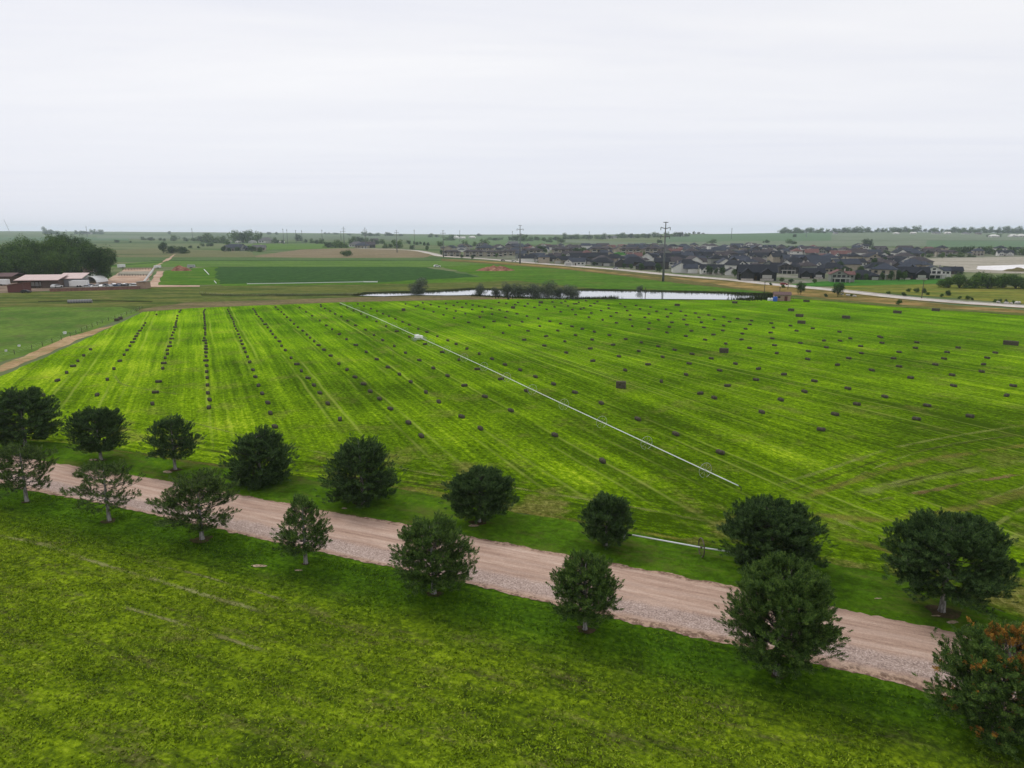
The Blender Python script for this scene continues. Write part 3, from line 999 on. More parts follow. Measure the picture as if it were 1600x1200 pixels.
strip_patch("plain_field", 640, 870, lambda p: 1500, lambda p: 3300, g("far_soft_green", (0.085, 0.14, 0.06), (0.11, 0.17, 0.075), None, 0.006), 0.6)

# wear on the near ground
T_PALE = ribbon_material("pale_track", (0.30, 0.33, 0.09), (0.20, 0.23, 0.05), 0.42)
T_DARK = ribbon_material("trampled_track", (0.05, 0.07, 0.012), (0.09, 0.095, 0.02), 0.55)
T_FAINT = ribbon_material("faint_track", (0.26, 0.27, 0.10), (0.17, 0.17, 0.06), 0.75)
T_SOIL = ribbon_material("scuffed_soil", (0.15, 0.10, 0.04), (0.26, 0.19, 0.08), 0.65)
T_GOLD = ribbon_material("dried_turf", (0.26, 0.22, 0.05), (0.17, 0.15, 0.04), 0.42)
for pts, wd, mt in (
        ([(1200, 762), (1290, 735), (1390, 702), (1500, 680), (1640, 660)], 1.3, T_PALE),
        ([(1240, 785), (1330, 752), (1420, 725), (1520, 708), (1650, 690)], 2.2, T_GOLD),
        ([(1330, 775), (1420, 752), (1520, 735), (1660, 712)], 2.6, T_PALE),
        ([(1180, 800), (1280, 806), (1380, 812), (1480, 800), (1640, 760)], 2.8, T_GOLD),
        ([(1210, 775), (1310, 742), (1400, 712), (1500, 694), (1640, 672)], 0.8, T_DARK),
        ([(1290, 770), (1380, 726), (1460, 700), (1540, 686), (1640, 676)], 0.7, T_PALE),
        ([(1375, 783), (1440, 770), (1500, 757), (1560, 747), (1660, 728)], 1.3, T_SOIL),
        ([(1390, 760), (1450, 745), (1530, 728), (1640, 705)], 0.8, T_DARK),
        ([(1330, 790), (1400, 776), (1480, 760), (1640, 735)], 0.7, T_PALE),
        ([(1500, 800), (1560, 775), (1660, 742)], 0.9, T_PALE),
        ([(1545, 830), (1590, 800), (1680, 765)], 1.0, T_PALE),
        ([(1570, 850), (1620, 815), (1690, 780)], 1.0, T_PALE),
        ([(240, 645), (420, 690), (640, 735), (800, 762), (1000, 795), (1180, 830)], 1.0, T_PALE),
        ([(300, 700), (450, 722), (640, 755), (780, 778)], 1.2, T_DARK),
        ([(620, 762), (660, 766), (700, 776), (740, 786)], 2.2, T_GOLD),
        ([(800, 798), (900, 814), (1000, 832), (1080, 846)], 1.2, T_GOLD),
        ([(150, 700), (260, 716), (400, 737)], 1.0, T_GOLD),
        ([(1300, 838), (1400, 866), (1480, 902)], 1.6, T_GOLD),
        ([(1280, 800), (1350, 830), (1410, 850)], 1.6, T_PALE),
        ([(470, 472), (540, 515), (590, 545), (598, 552), (597, 562)], 0.9, T_PALE),
        ([(490, 474), (560, 515), (604, 540), (614, 552), (610, 568)], 0.9, T_PALE),
        ([(600, 472), (700, 508), (800, 540), (900, 575), (1060, 625)], 0.9, T_PALE),
        ([(610, 471), (715, 508), (815, 540), (915, 575), (1075, 625)], 0.9, T_PALE),
        ([(180, 586), (190, 600), (225, 608), (262, 614), (310, 620)], 0.9, T_PALE),
        ([(-20, 834), (70, 852), (140, 876), (230, 903), (330, 933), (430, 962)], 0.8, T_FAINT),
        ([(240, 884), (300, 896), (400, 925), (520, 962)], 0.5, T_FAINT),
        ([(110, 925), (260, 968), (420, 1020)], 0.6, T_FAINT)):
    ribbon("wheel_track", pts, wd, mt, 0.046 + 0.0012 * (len(pts) % 3))


def clover_tufts():
    """leafy tufts standing in the rough clover of the near field"""
    rg = np.random.default_rng(4)
    n = 330000
    x = rg.uniform(-75, 45, n)
    y = rg.uniform(27, 84, n)
    edge = 52.3 - 0.4256 * x
    dist = (edge - y) * 0.92
    ok = (dist > 0.5) & (np.abs(x) < y * 0.80 + 3)
    x, y, dist = x[ok], y[ok], dist[ok]
    dens = np.array([0.5 + 0.5 * mnoise.fractal(Vector((a * .22, b * .22, 0)), 0.8, 2.0, 4) for a, b in zip(x, y)])
    keep = rg.uniform(0, 1, len(x)) < np.clip((dens - 0.18) * 1.5, 0.08, 1) * np.clip(0.35 + dist / 16, 0, 1)
    x, y = x[keep], y[keep]
    m = len(x)
    s = rg.uniform(0.5, 1.15, m) ** 1.3
    T = []
    for k in range(3):
        a = rg.uniform(0, 6.28, m)
        w_ = 0.065 * s
        h = 0.12 * s * rg.uniform(0.5, 1.2, m)
        cx, cy = x + rg.normal(0, .05, m), y + rg.normal(0, .05, m)
        lx, ly = rg.normal(0, .09, m), rg.normal(0, .09, m)
        T.append(np.stack([np.stack([cx - np.cos(a) * w_, cy - np.sin(a) * w_, np.full(m, 0.02)], 1), np.stack([cx + np.cos(a) * w_, cy + np.sin(a) * w_, np.full(m, 0.02)], 1), np.stack([cx + lx, cy + ly, 0.03 + h], 1)], 1))
    V = np.concatenate(T).reshape(-1, 3)
    mt, t = new_mat("clover_leaves")
    r = t.n('ShaderNodeNewGeometry').outputs['Random Per Island']
    c = t.coord()
    f = t.math('ADD', t.math('MULTIPLY', r, 0.24), t.math('ADD', t.math('MULTIPLY', t.noise(t.map(t.map(c, -ROAD_A), 0, (0.35, 1.9, 1)), 0.35, 5, 0.72), 0.55), t.math('MULTIPLY', t.noise(c, 1.4, 3, 0.6), 0.36)))
    col = t.ramp(f, [(0.36, (0.038, 0.068, 0.006)), (0.50, (0.11, 0.178, 0.008)), (0.62, (0.20, 0.295, 0.012)), (0.78, (0.36, 0.44, 0.04))])
    dry = t.noise(t.map(c, -ROAD_A, (0.16, 0.5, 1)), 1.0, 6, 0.75)
    col = t.mix(t.math('MULTIPLY', t.step(dry, 0.52, 0.66), 0.55), col, (0.20, 0.165, 0.07))
    _, rx, ry = road_frame(t)
    edge = t.step(t.math('ADD', ry, t.math('MULTIPLY', t.math('SUBTRACT', t.noise(c, 0.3, 6, 0.72), 0.5), 5.0)), -15.0, -8.0)
    col = t.mix(t.math('MULTIPLY', edge, 0.88), col, t.ramp(f, [(0.36, (0.026, 0.058, 0.005)), (0.54, (0.054, 0.13, 0.006)), (0.72, (0.11, 0.215, 0.010))]))
    finish(t, col)
    me = raw_mesh("clover", V, np.arange(len(V)).reshape(-1, 3), [mt])
    tag(link("clover", me), "patchy yellow green clover covering the near field", "clover", kind='stuff')


clover_tufts()

# ------------------------------------------------------------------ pines along the gravel road
def pine_meshes(seed, H, Wd, clear, dens, squat):
    """wood (trunk), limbs and tufts of needles of one pine"""
    rg = np.random.default_rng(seed)
    wood, limbs = MB(), MB()
    lean = rg.normal(0, 0.02, 2) * H
    sp = lambda t: Vector((lean[0] * t * t, lean[1] * t * t, H * t))
    r0 = 0.026 * H
    ts = [0, 0.03, 0.12, 0.3, 0.5, 0.7, 0.86, 0.97]
    wood.tube([sp(t) for t in ts], [r0 * (1.35 if t == 0 else 1.08 if t < 0.05 else (1 - t) ** 0.8 + 0.06) for t in ts], 8)
    tufts = []

    cone = max(0.0, min(1.0, (3.0 - squat) / 1.6))

    def prof(t):
        rnd = math.sqrt(max(0.0, 1 - ((t - 0.34) / 0.68) ** 2)) if t > 0.34 else 0.78 + 0.22 * t / 0.34
        con = min(1.0, 0.86 + t) * max(0.0, 1 - t) ** 0.75 * 1.12
        return rnd * (1 - cone * 0.8) + con * cone * 0.8

    z = clear * H
    k = 0
    while z < H * 0.985:
        t = (z - clear * H) / (H * (1 - clear))
        nb = int(rg.integers(5, 8) if dens > 0.9 else rg.integers(4, 6)) if t < 0.85 else int(rg.integers(3, 5))
        a0 = rg.uniform(0, 6.28)
        for i in range(nb):
            az = a0 + 6.283 * i / nb + rg.normal(0, 0.25)
            e = R(-7 + 43 * t ** 1.1 + rg.normal(0, 6))
            L = max(0.22, (Wd / 2 * prof(t) * rg.uniform(0.80, 1.07) - 0.12) / math.cos(e + R(8)))
            p = sp(z / H) + Vector((0, 0, rg.uniform(-.06, .06) * H * 0.3))
            pts = [p]
            n = 5
            for j in range(n):
                ee = e + R(20) * (j / n) ** 1.3
                az += rg.normal(0, 0.10)
                p = p + Vector((math.cos(az) * math.cos(ee), math.sin(az) * math.cos(ee), math.sin(ee))) * (L / n)
                pts.append(p)
            br = 0.010 * H * (0.35 + 0.65 * (1 - t)) * (0.6 + 0.4 * L / Wd)
            limbs.tube(pts, [br * (1 - 0.75 * j / n) for j in range(n + 1)], 5, caps=False)
            # side shoots on both sides of the limb carry the tufts
            m = max(2, int(L * 3.0 * (0.45 + 0.55 * dens)))
            for q in range(m):
                s = 0.26 + 0.74 * (q + rg.uniform(0, 1)) / m
                x = s * n
                j = min(n - 1, int(x))
                b = pts[j].lerp(pts[j + 1], x - j)
                d = (pts[j + 1] - pts[j]).normalized()
                sd0 = d.cross(Vector((0, 0, 1))).normalized()
                for sg in (-1, 1):
                    if rg.uniform() > 0.55 + 0.45 * dens:
                        continue
                    ln = (0.16 + 0.34 * L * (1.12 - s)) * rg.uniform(0.6, 1.25)
                    dr = (d * 0.75 + sd0 * sg * rg.uniform(0.5, 1.1) + Vector((0, 0, rg.uniform(-0.05, 0.55)))).normalized()
                    tip = b + dr * ln + Vector((0, 0, 0.10 * ln))
                    limbs.tube([b, tip], [0.013, 0.007], 3, caps=False)
                    kk = max(1, int(ln / 0.24 * (0.3 + 0.7 * dens)))
                    for r_ in range(kk):
                        f = 1 - r_ / kk * 0.85
                        up = (dr * 0.7 + Vector((rg.normal(0, .25), rg.normal(0, .25), 0.8))).normalized()
                        w0 = b.lerp(tip, f)
                        tufts.append((w0.x + rg.normal(0, .06), w0.y + rg.normal(0, .06), w0.z + rg.uniform(-.03, .12), *up, rg.uniform(0.8, 1.25)))
            tufts.append((*pts[-1], *((pts[-1] - pts[-2]).normalized() + Vector((0, 0, 0.5))).normalized(), 1.2))
        z += H * (0.062 if t < 0.6 else 0.05) / (0.6 + 0.4 * dens) * rg.uniform(0.8, 1.2)
        k += 1
    for i in range(3):
        tufts.append((*(sp(0.97 + 0.015 * i)), rg.normal(0, .15), rg.normal(0, .15), 1, 1.1))
    # the outline of the crown is lumpy but closed: shoots that stick out are drawn in, bald places filled
    zc = H * (clear + (1 - clear) * 0.36)
    top_, low_, pw = H - zc, zc - clear * H + 0.25, 1.68 - 0.45 * cone

    def lump(d):
        return min(1.10, 1 + 0.42 * mnoise.noise(d * 1.9 + Vector((seed * 3.7, 0, 0))) + 0.34 * mnoise.noise(d * 4.6 + Vector((0, seed * 2.9, 0))))

    def ratio(x, y, z):
        p_ = pw if z > zc else 2.4
        q_ = ((math.hypot(x, y) / (Wd / 2)) ** p_ + (abs(z - zc) / (top_ if z > zc else low_)) ** p_) ** (1 / p_)
        return q_ / lump(Vector((x, y, (z - zc) * 1.1)).normalized())

    T = []
    for q in tufts:
        k_ = ratio(q[0], q[1], q[2])
        k_ = 1.0 if k_ < 1 else rg.uniform(0.86, 1.10) / k_
        T.append((q[0] * k_, q[1] * k_, zc + (q[2] - zc) * k_) + q[3:])
    lv = []
    for x, y, z in limbs.v:
        k_ = ratio(x, y, z)
        k_ = 1.0 if k_ < 0.93 else 0.93 / k_
        lv.append((x * k_, y * k_, zc + (z - zc) * k_))
    limbs.v = lv
    if dens > 0.9:
        for _ in range(int(3.1 * Wd * H * (1 - clear) * 4.6 * (dens - 0.35))):
            d_ = Vector(rg.normal(0, 1, 3)).normalized()
            if mnoise.noise(d_ * 3.3 + Vector((0, 0, seed * 1.7))) < -0.10:
                continue
            k_ = rg.uniform(0.78, 0.98) / ratio(d_.x, d_.y, zc + d_.z)
            T.append((d_.x * k_, d_.y * k_, zc + d_.z * k_, d_.x * 0.9, d_.y * 0.9, 0.55 + max(-0.2, d_.z), rg.uniform(0.85, 1.3)))
    T = np.array(T)
    # one tuft: a bottle brush of needles
    nb = 24
    n = len(T)
    ax = T[:, 3:6] / np.linalg.norm(T[:, 3:6], axis=1, keepdims=True)
    ref = np.where(np.abs(ax[:, 2:3]) < 0.9, np.array([[0, 0, 1.0]]), np.array([[1.0, 0, 0]]))
    u = np.cross(ax, ref); u /= np.linalg.norm(u, axis=1, keepdims=True)
    v = np.cross(ax, u)
    sz = T[:, 6:7]
    V = np.zeros((n, nb, 3, 3))
    for b in range(nb):
        ph = 2.4 * b + rg.uniform(0, 0.8, (n, 1))
        tl = R(12) + R(58) * (1 - b / nb) * rg.uniform(0.7, 1.15, (n, 1))
        rad = u * np.cos(ph) + v * np.sin(ph)
        d = ax * np.cos(tl) + rad * np.sin(tl)
        w = np.cross(d, rad + ax * 0.3)
        w /= np.linalg.norm(w, axis=1, keepdims=True) + 1e-9
        base = T[:, :3] + ax * sz * (0.30 * b / nb - 0.04)
        ln = sz * rg.uniform(0.14, 0.22, (n, 1))
        wd = 0.028 * sz
        V[:, b, 0] = base - w * wd * 0.5
        V[:, b, 1] = base + d * ln * 0.95 + w * wd
        V[:, b, 2] = base + d * ln - w * wd * 0.8
    V = V.reshape(-1, 3)
    # the crown fills exactly the height and width measured on the photograph
    kz = H / np.percentile(V[:, 2], 99.93)
    kx = Wd / (np.percentile(V[:, 0], 99.8) - np.percentile(V[:, 0], 0.2))
    kx = min(1.3, max(0.6, kx))
    V = V * np.array([kx, kx, kz])
    for mb in (wood, limbs):
        mb.v = [(a * kx, b * kx, c * kz) for a, b, c in mb.v]
    return wood, limbs, V, n


PINE_GROUP = "pines lining the gravel road"


def pine(label, base, top, width, seed, clear=0.16, dens=1.0, squat=2.2, leafmat='needle', dead=False):
    P = at(base[0], base[1], 0.0)
    H = top_z(P, top) * 0.975
    Wd = width * 0.98 / scale_at(P)
    o = thing("pine_tree", P, label, "pine tree", PINE_GROUP)
    wood, limbs, V, n = pine_meshes(seed, H, Wd, clear, dens, squat)
    wood.build("trunk", M['bark'], o, True)
    limbs.build("limbs", M['limb'], o, True)
    Fc = np.arange(len(V)).reshape(-1, 3)
    mi = None
    ms = [M[leafmat]]
    if dead:
        c = V.reshape(-1, 24 * 3, 3).mean(1)
        rg = np.random.default_rng(seed)
        k = ((c[:, 0] > -0.6) & (c[:, 0] < 1.6) & (c[:, 2] > H * 0.5) & (rg.uniform(0, 1, len(c)) < 0.5)) | (rg.uniform(0, 1, len(c)) < 0.04)
        mi = np.repeat(k.astype(int), 24)
        ms.append(M['needle_dead'])
    link("crown", raw_mesh("crown", V, Fc, ms, mi), o)
    # the ring of fallen needles and bare soil round the foot
    return o


PINES = [
    ("dense broad dark pine on the field side, cut by the frame's edge beside the road", (40, 697), 605, 108, 1, 0.15, 1.1, 2.8, 'needle'),
    ("dense rounded dark pine with short pale trunk, second from the road's far end", (158, 719), 633, 84, 2, 0.22, 1.15, 3.0, 'needle'),
    ("pointed narrow pine with long bare trunk beside a pale soil patch, field side", (274, 734), 647, 82, 3, 0.30, 1.0, 2.0, 'needle'),
    ("dark pine branching to the ground, below the double row of hay bales", (408, 752), 667, 106, 4, 0.05, 1.15, 1.7, 'needle'),
    ("tall bushy cone-shaped pine on the field side beside a golden turf patch", (567, 786), 680, 122, 5, 0.10, 1.1, 1.8, 'needle'),
    ("round dark pine on the field side directly behind a thinner roadside pine", (749, 816), 731, 112, 6, 0.22, 1.15, 3.0, 'needle'),
    ("smallest rounded dark pine, beside the end of the short white pipe", (947, 853), 768, 80, 7, 0.15, 1.15, 2.9, 'needle'),
    ("wide dense dark pine behind the largest roadside pine, hiding the pipe's end", (1203, 888), 780, 160, 8, 0.09, 1.3, 2.9, 'needle'),
    ("largest spreading dark pine on the field side, wide crown over a grey trunk", (1471, 956), 804, 184, 9, 0.27, 1.15, 2.9, 'needle'),
    ("open green pine near the road's far end, cut by the frame's edge", (42, 784), 689, 92, 11, 0.26, 0.80, 2.6, 'needle_olive'),
    ("sparse thin see-through pine with scattered tufts on the near roadside", (171, 814), 718, 106, 12, 0.30, 0.56, 2.7, 'needle_olive'),
    ("wide open-branched pine with bare lower limbs and white-footed trunk", (316, 843), 735, 124, 13, 0.27, 0.84, 2.8, 'needle_olive'),
    ("slim upright open pine on the near side of the road", (478, 881), 770, 86, 14, 0.22, 0.92, 1.6, 'needle_green'),
    ("green pine with broad lower limbs and pale trunk foot beside the gravel", (678, 928), 804, 132, 15, 0.25, 1.0, 2.2, 'needle_green'),
    ("dense rounded pine with pale straight trunk on near roadside grass", (914, 984), 866, 108, 16, 0.25, 1.15, 2.8, 'needle_green'),
    ("biggest bushy green pine on the near roadside, crown reaching the ground", (1214, 1054), 877, 168, 17, 0.20, 1.3, 2.9, 'needle_green'),
]
for p in PINES:
    pine(*p)
pine("half-browned pine with rusty orange needles beside the gravel, nearest of all", (1554, 1148), 984, 200, 18, 0.14, 1.05, 2.6, 'needle_green', True)

SOIL = patchy("needle_litter", (0.045, 0.04, 0.018), (0.085, 0.06, 0.034), 1.2, (0.03, 0.06, 0.01), 2.0, fine=6)
for i, p in enumerate(PINES):
    P = at(*p[1], 0.0)
    r = p[3] / scale_at(P) * (0.07 + 0.03 * (i % 3))
    pts = [(P.x + math.cos(a) * r * (1 + .3 * math.sin(3 * a + i)), P.y - 0.1 + math.sin(a) * r * (0.8 + .2 * math.cos(2 * a + i))) for a in np.linspace(0, 6.283, 14)[:-1]]
    sheet("bare_ground", pts, SOIL, 0.064, 0.22, 0.25, world=True)
PATCH = patchy("pale_soil_scuff", (0.30, 0.22, 0.15), (0.42, 0.32, 0.24), 1.5, (0.05, 0.08, 0.02), 2.5, fine=6)
for x, y, w_, h_ in ((262, 738, 16, 4), (146, 719, 12, 3), (1488, 973, 20, 5), (1462, 963, 16, 3), (1510, 978, 10, 2.5), (740, 822, 18, 4), (538, 795, 10, 2), (405, 885, 26, 3), (467, 892, 14, 2.5), (1372, 936, 14, 2)):
    sheet("bare_ground", [(x - w_ * .5, y), (x - w_ * .2, y - h_ * .5), (x + w_ * .25, y - h_ * .4), (x + w_ * .5, y + h_ * .1), (x + w_ * .1, y + h_ * .5), (x - w_ * .3, y + h_ * .4)], PATCH, 0.07, 0.22, 0.2)


# ------------------------------------------------------------------ broad-leaved trees and shrubs
def leafy_mesh(seed, nl, leaf, lobes=14, low=0.22, flat=1.0, bush=False):
    """a tree 1 m high and 1 m wide: (trunk MB, leaf triangles)"""
    rg = np.random.default_rng(seed)
    wood = MB()
    C = []
    cz, hz = (low + 1) / 2, (1 - low) / 2
    for i in range(lobes):
        while True:
            q = rg.uniform(-1, 1, 3)
            if 0.25 < np.linalg.norm(q) < 1:
                break
        q = q / np.linalg.norm(q) * rg.uniform(0.55, 0.80)
        if bush:
            q[2] = rg.uniform(-1.0, 0.62)
            if i % 2:
                q[:2] *= 1.15 if q[2] < 0 else 0.8
        C.append((q[0] * 0.5, q[1] * 0.5, cz + q[2] * hz * (1.0 if q[2] > 0 else 0.92), rg.uniform(0.13, 0.25)))
    C.append((0, 0, cz, 0.25))
    if lobes == 16:
        C = [(x_, y_, z_, r_ * 1.02) for x_, y_, z_, r_ in C]
    V = []
    for (x, y, z, r) in C:
        m = int(nl * (r / 0.18) ** 2)
        d = rg.normal(0, 1, (m, 3)); d /= np.linalg.norm(d, axis=1, keepdims=True)
        rr = r * rg.uniform(0.70, 1.10, (m, 1)) * (1 + 0.18 * np.sin(d[:, :1] * 9 + seed) * np.cos(d[:, 2:] * 7))
        c = np.array([x, y, z]) + d * rr * np.array([1, 1, flat * hz / 0.39])
        nrm = d + np.array([0, 0, 0.25]) + rg.normal(0, 0.42, (m, 3)); nrm /= np.linalg.norm(nrm, axis=1, keepdims=True)
        t = np.cross(nrm, rg.normal(0, 1, (m, 3))); t /= np.linalg.norm(t, axis=1, keepdims=True)
        b = np.cross(nrm, t)
        s = leaf * rg.uniform(0.6, 1.3, (m, 1))
        tri = np.stack([c - t * s * 0.6 - b * s * 0.3, c + t * s * 0.6 - b * s * 0.3, c + b * s * 0.8], 1)
        V.append(tri)
    V = np.concatenate(V).reshape(-1, 3)
    V[:, 2] = np.maximum(V[:, 2], 0.01)
    if not bush:
        wood.tube([(0, 0, -0.01), (0.005, 0, low * 0.6), (0, 0.01, cz), (0, 0, 0.8)], [0.035, 0.026, 0.018, 0.005], 7)
        for (x, y, z, r) in C[:8]:
            wood.tube([(0, 0, low * rg.uniform(0.7, 1.4)), (x * 0.5, y * 0.5, (low + z) / 2), (x, y, z)], [0.016, 0.011, 0.004], 5)
    else:
        for (x, y, z, r) in C[:9]:
            wood.tube([(x * .15, y * .15, -0.01), (x * 0.6, y * 0.6, z * 0.5), (x, y, z)], [0.014, 0.010, 0.004], 5)
    return wood, V


PROTO = {}


def plant_proto(key, seed, nl, leaf, mat, bark='bark_dark', lobes=14, low=0.22, flat=1.0, bush=False):
    wood, V = leafy_mesh(seed, nl, leaf, lobes, low, flat, bush)
    t = wood.build("trunk", M[bark], None, True)
    tm = t.data
    bpy.data.objects.remove(t)
    cm = raw_mesh("crown", V, np.arange(len(V)).reshape(-1, 3), [M[mat]])
    # one joined mesh for trees that are a few pixels high
    W = np.array([v.co[:] for v in tm.vertices])
    tris = []
    for p in tm.polygons:
        vs = list(p.vertices)
        for i in range(1, len(vs) - 1):
            tris.append((vs[0], vs[i], vs[i + 1]))
    J = raw_mesh("far_tree", np.concatenate([V, W]), np.concatenate([np.arange(len(V)).reshape(-1, 3), np.array(tris) + len(V)]), [M[mat], M[bark]], [0] * (len(V) // 3) + [1] * len(tris))
    PROTO[key] = (tm, cm, J)


for k, (mat, sd_) in enumerate((('leaf', 1), ('leaf_dark', 2), ('leaf_green', 3), ('leaf', 4))):
    plant_proto('big%d' % k, 40 + sd_, 620, 0.026, mat, lobes=16, low=0.05)
    plant_proto('mid%d' % k, 60 + sd_, 130, 0.045, mat, lobes=15, low=0.14)
    plant_proto('far%d' % k, 80 + sd_, 46, 0.075, mat, lobes=13, low=0.02, bush=True)
plant_proto('willow0', 101, 260, 0.032, 'willow', lobes=17, low=0.03, bush=True)
plant_proto('willow1', 102, 260, 0.032, 'willow', lobes=15, low=0.03, bush=True)
plant_proto('bush0', 103, 150, 0.05, 'leaf_green', lobes=13, low=0.02, bush=True)
plant_proto('bush1', 104, 150, 0.05, 'leaf', lobes=13, low=0.02, bush=True)
plant_proto('bush2', 105, 150, 0.05, 'leaf_dark', lobes=13, low=0.02, bush=True)


def plant(key, P, H, Wd, label, cat="tree", group=None, parts=True, name=None, rz=None):
    tm, cm, J = PROTO[key]
    rz = random.uniform(0, 6.28) if rz is None else rz
    nm = name or ("shrub" if cat == "shrub" else "broadleaf_tree")
    if parts:
        o = thing(nm, P, label, cat, group, rz)
        link("stems" if cat == "shrub" else "trunk", tm, o)
        link("crown", cm, o)
    else:
        o = link(nm, J)
        o.location = P
        o.rotation_euler = (0, 0, rz)
        tag(o, label, cat, group)
    o.scale = (Wd, Wd, H)
    return o


def plant_px(key, x, yb, yt, wpx, label, cat="tree", group=None, parts=True, name=None, depth=None):
    P = on(x, depth) if depth else at(x, yb)
    H = max(0.5, top_z(P, yt) - P.z)
    return plant(key, P, H * 1.02, wpx / scale_at(P), label, cat, group, parts, name)


random.seed(5)
GROVE = "cottonwoods of the farm grove"
for key, x, yb, yt, w_, lb in (
        ('big1', 118, 425, 367, 62, "tallest dark cottonwood at the back of the farm grove"),
        ('big2', 88, 428, 375, 52, "lighter cottonwood in the back middle of the farm grove"),
        ('big0', 52, 430, 374, 58, "broad-topped cottonwood at the back of the farm grove, over the pale yard"),
        ('big0', 22, 433, 381, 56, "dark spreading cottonwood behind the low flat-roofed barn, farm grove"),
        ('big3', 135, 430, 373, 50, "dark cottonwood between the tallest one and the arena's edge tree"),
        ('big1', 159, 440, 386, 58, "dark round cottonwood standing by the sand arena, end of the grove"),
        ('big0', 38, 438, 392, 50, "shaded cottonwood behind the long open shed"),
        ('big2', 88, 437, 397, 46, "bright green low cottonwood in front of the grove behind the shed roof"),
        ('big3', 112, 436, 390, 44, "cottonwood above the grey-walled workshop in the farm grove"),
        ('big3', -4, 440, 396, 50, "cottonwood cut off by the frame's edge at the grove's end")):
    plant_px(key, x, yb, yt, w_ * 0.92, lb, group=GROVE)

POND = "grey willows along the pond"
for key, x, yb, yt, w_, lb in (
        ('willow0', 652, 459, 435, 27, "lone silvery willow at the pond's narrow end"),
        ('willow1', 751, 461.5, 442, 18, "small round silvery willow standing in the pond, apart from the clump"),
        ('willow0', 776, 462, 449, 14, "lowest grey willow beside the pond clump"),
        ('willow1', 794, 463.5, 439, 20, "upright dark willow at the start of the pond clump"),
        ('willow0', 812, 464, 443, 26, "grey willow filling the pond clump, next to the upright dark one"),
        ('willow1', 833, 464, 441, 30, "widest grey willow in the middle of the pond clump"),
        ('willow0', 856, 464, 439.5, 22, "tallest dark-topped willow of the pond clump"),
        ('willow1', 876, 464, 446, 22, "low grey willow near the open end of the pond clump"),
        ('willow0', 894, 464.5, 446, 25, "last grey willow of the pond clump, open water beyond it"),
        ('willow1', 999.5, 456.5, 444.5, 9, "little round willow mirrored in the open pond")):
    plant_px(key, x, yb, yt, w_ * 1.3, lb, "shrub", POND, name="willow_shrub")
for key, x, yb, yt, w_, lb in (
        ('mid1', 1251, 460.5, 442, 15, "dark round tree behind the tan pump shed"),
        ('mid1', 1309, 464, 443, 20, "larger dark round tree beside the pale road"),
        ('bush1', 542, 400.5, 391, 18, "single dark shrub in the tan stubble field"),
        ('mid1', 256, 396, 379.5, 15, "round dark tree standing next to a long thicket in the plain"),
        ('bush2', 268, 396, 385, 20, "dark thicket half beside the round tree in the plain"),
        ('bush2', 286, 396, 386, 24, "long low dark thicket trailing away in the plain")):
    plant_px(key, x, yb, yt, w_, lb, "tree" if key[0] == 'm' else "shrub")
for i, (x, yb, yt, w_) in enumerate(((1480, 450, 431, 26), (1500, 450, 428, 30), (1521, 450, 427, 32), (1545, 451, 429, 30), (1566, 450, 428, 30), (1588, 451, 430, 32), (1612, 452, 430, 34), (1535, 447, 426, 30), (1580, 446, 427, 28))):
    plant_px('bush%d' % (i % 2), x, yb, yt, w_, "green shrub of the belt beside the meadow, %s" % ("in front, %s from its open end" % nth(i + 1) if i < 7 else ["behind its middle", "behind its far half"][i - 7]), "shrub", "shrubs of the green belt by the meadow")
k = 0
for x, y, h_ in ((1388, 460, 5), (1412, 463, 6), (1420, 456, 6), (1432, 457, 7), (1444, 458, 7), (1450, 461, 5), (1471, 464, 5), (1481, 462, 8), (1499, 467, 5), (1512, 468, 6), (1519, 469, 4), (1554, 472, 5), (1562, 472, 5), (1572, 473, 5), (1584, 474, 5), (1404, 476, 8), (1204, 446, 4), (1224, 450, 6), (1330, 463, 4), (1290, 464, 5)):
    k += 1
    plant_px('bush%d' % (k % 3), x, y, y - h_, h_ * 1.25, "low bush along the pale road's verges, %s counted from the pump shed" % nth(sorted([q[0] for q in ((1388,), (1412,), (1420,), (1432,), (1444,), (1450,), (1471,), (1481,), (1499,), (1512,), (1519,), (1554,), (1562,), (1572,), (1584,), (1404,), (1204,), (1224,), (1330,), (1290,))]).index(x) + 1), "shrub", "bushes by the pale road", parts=False)


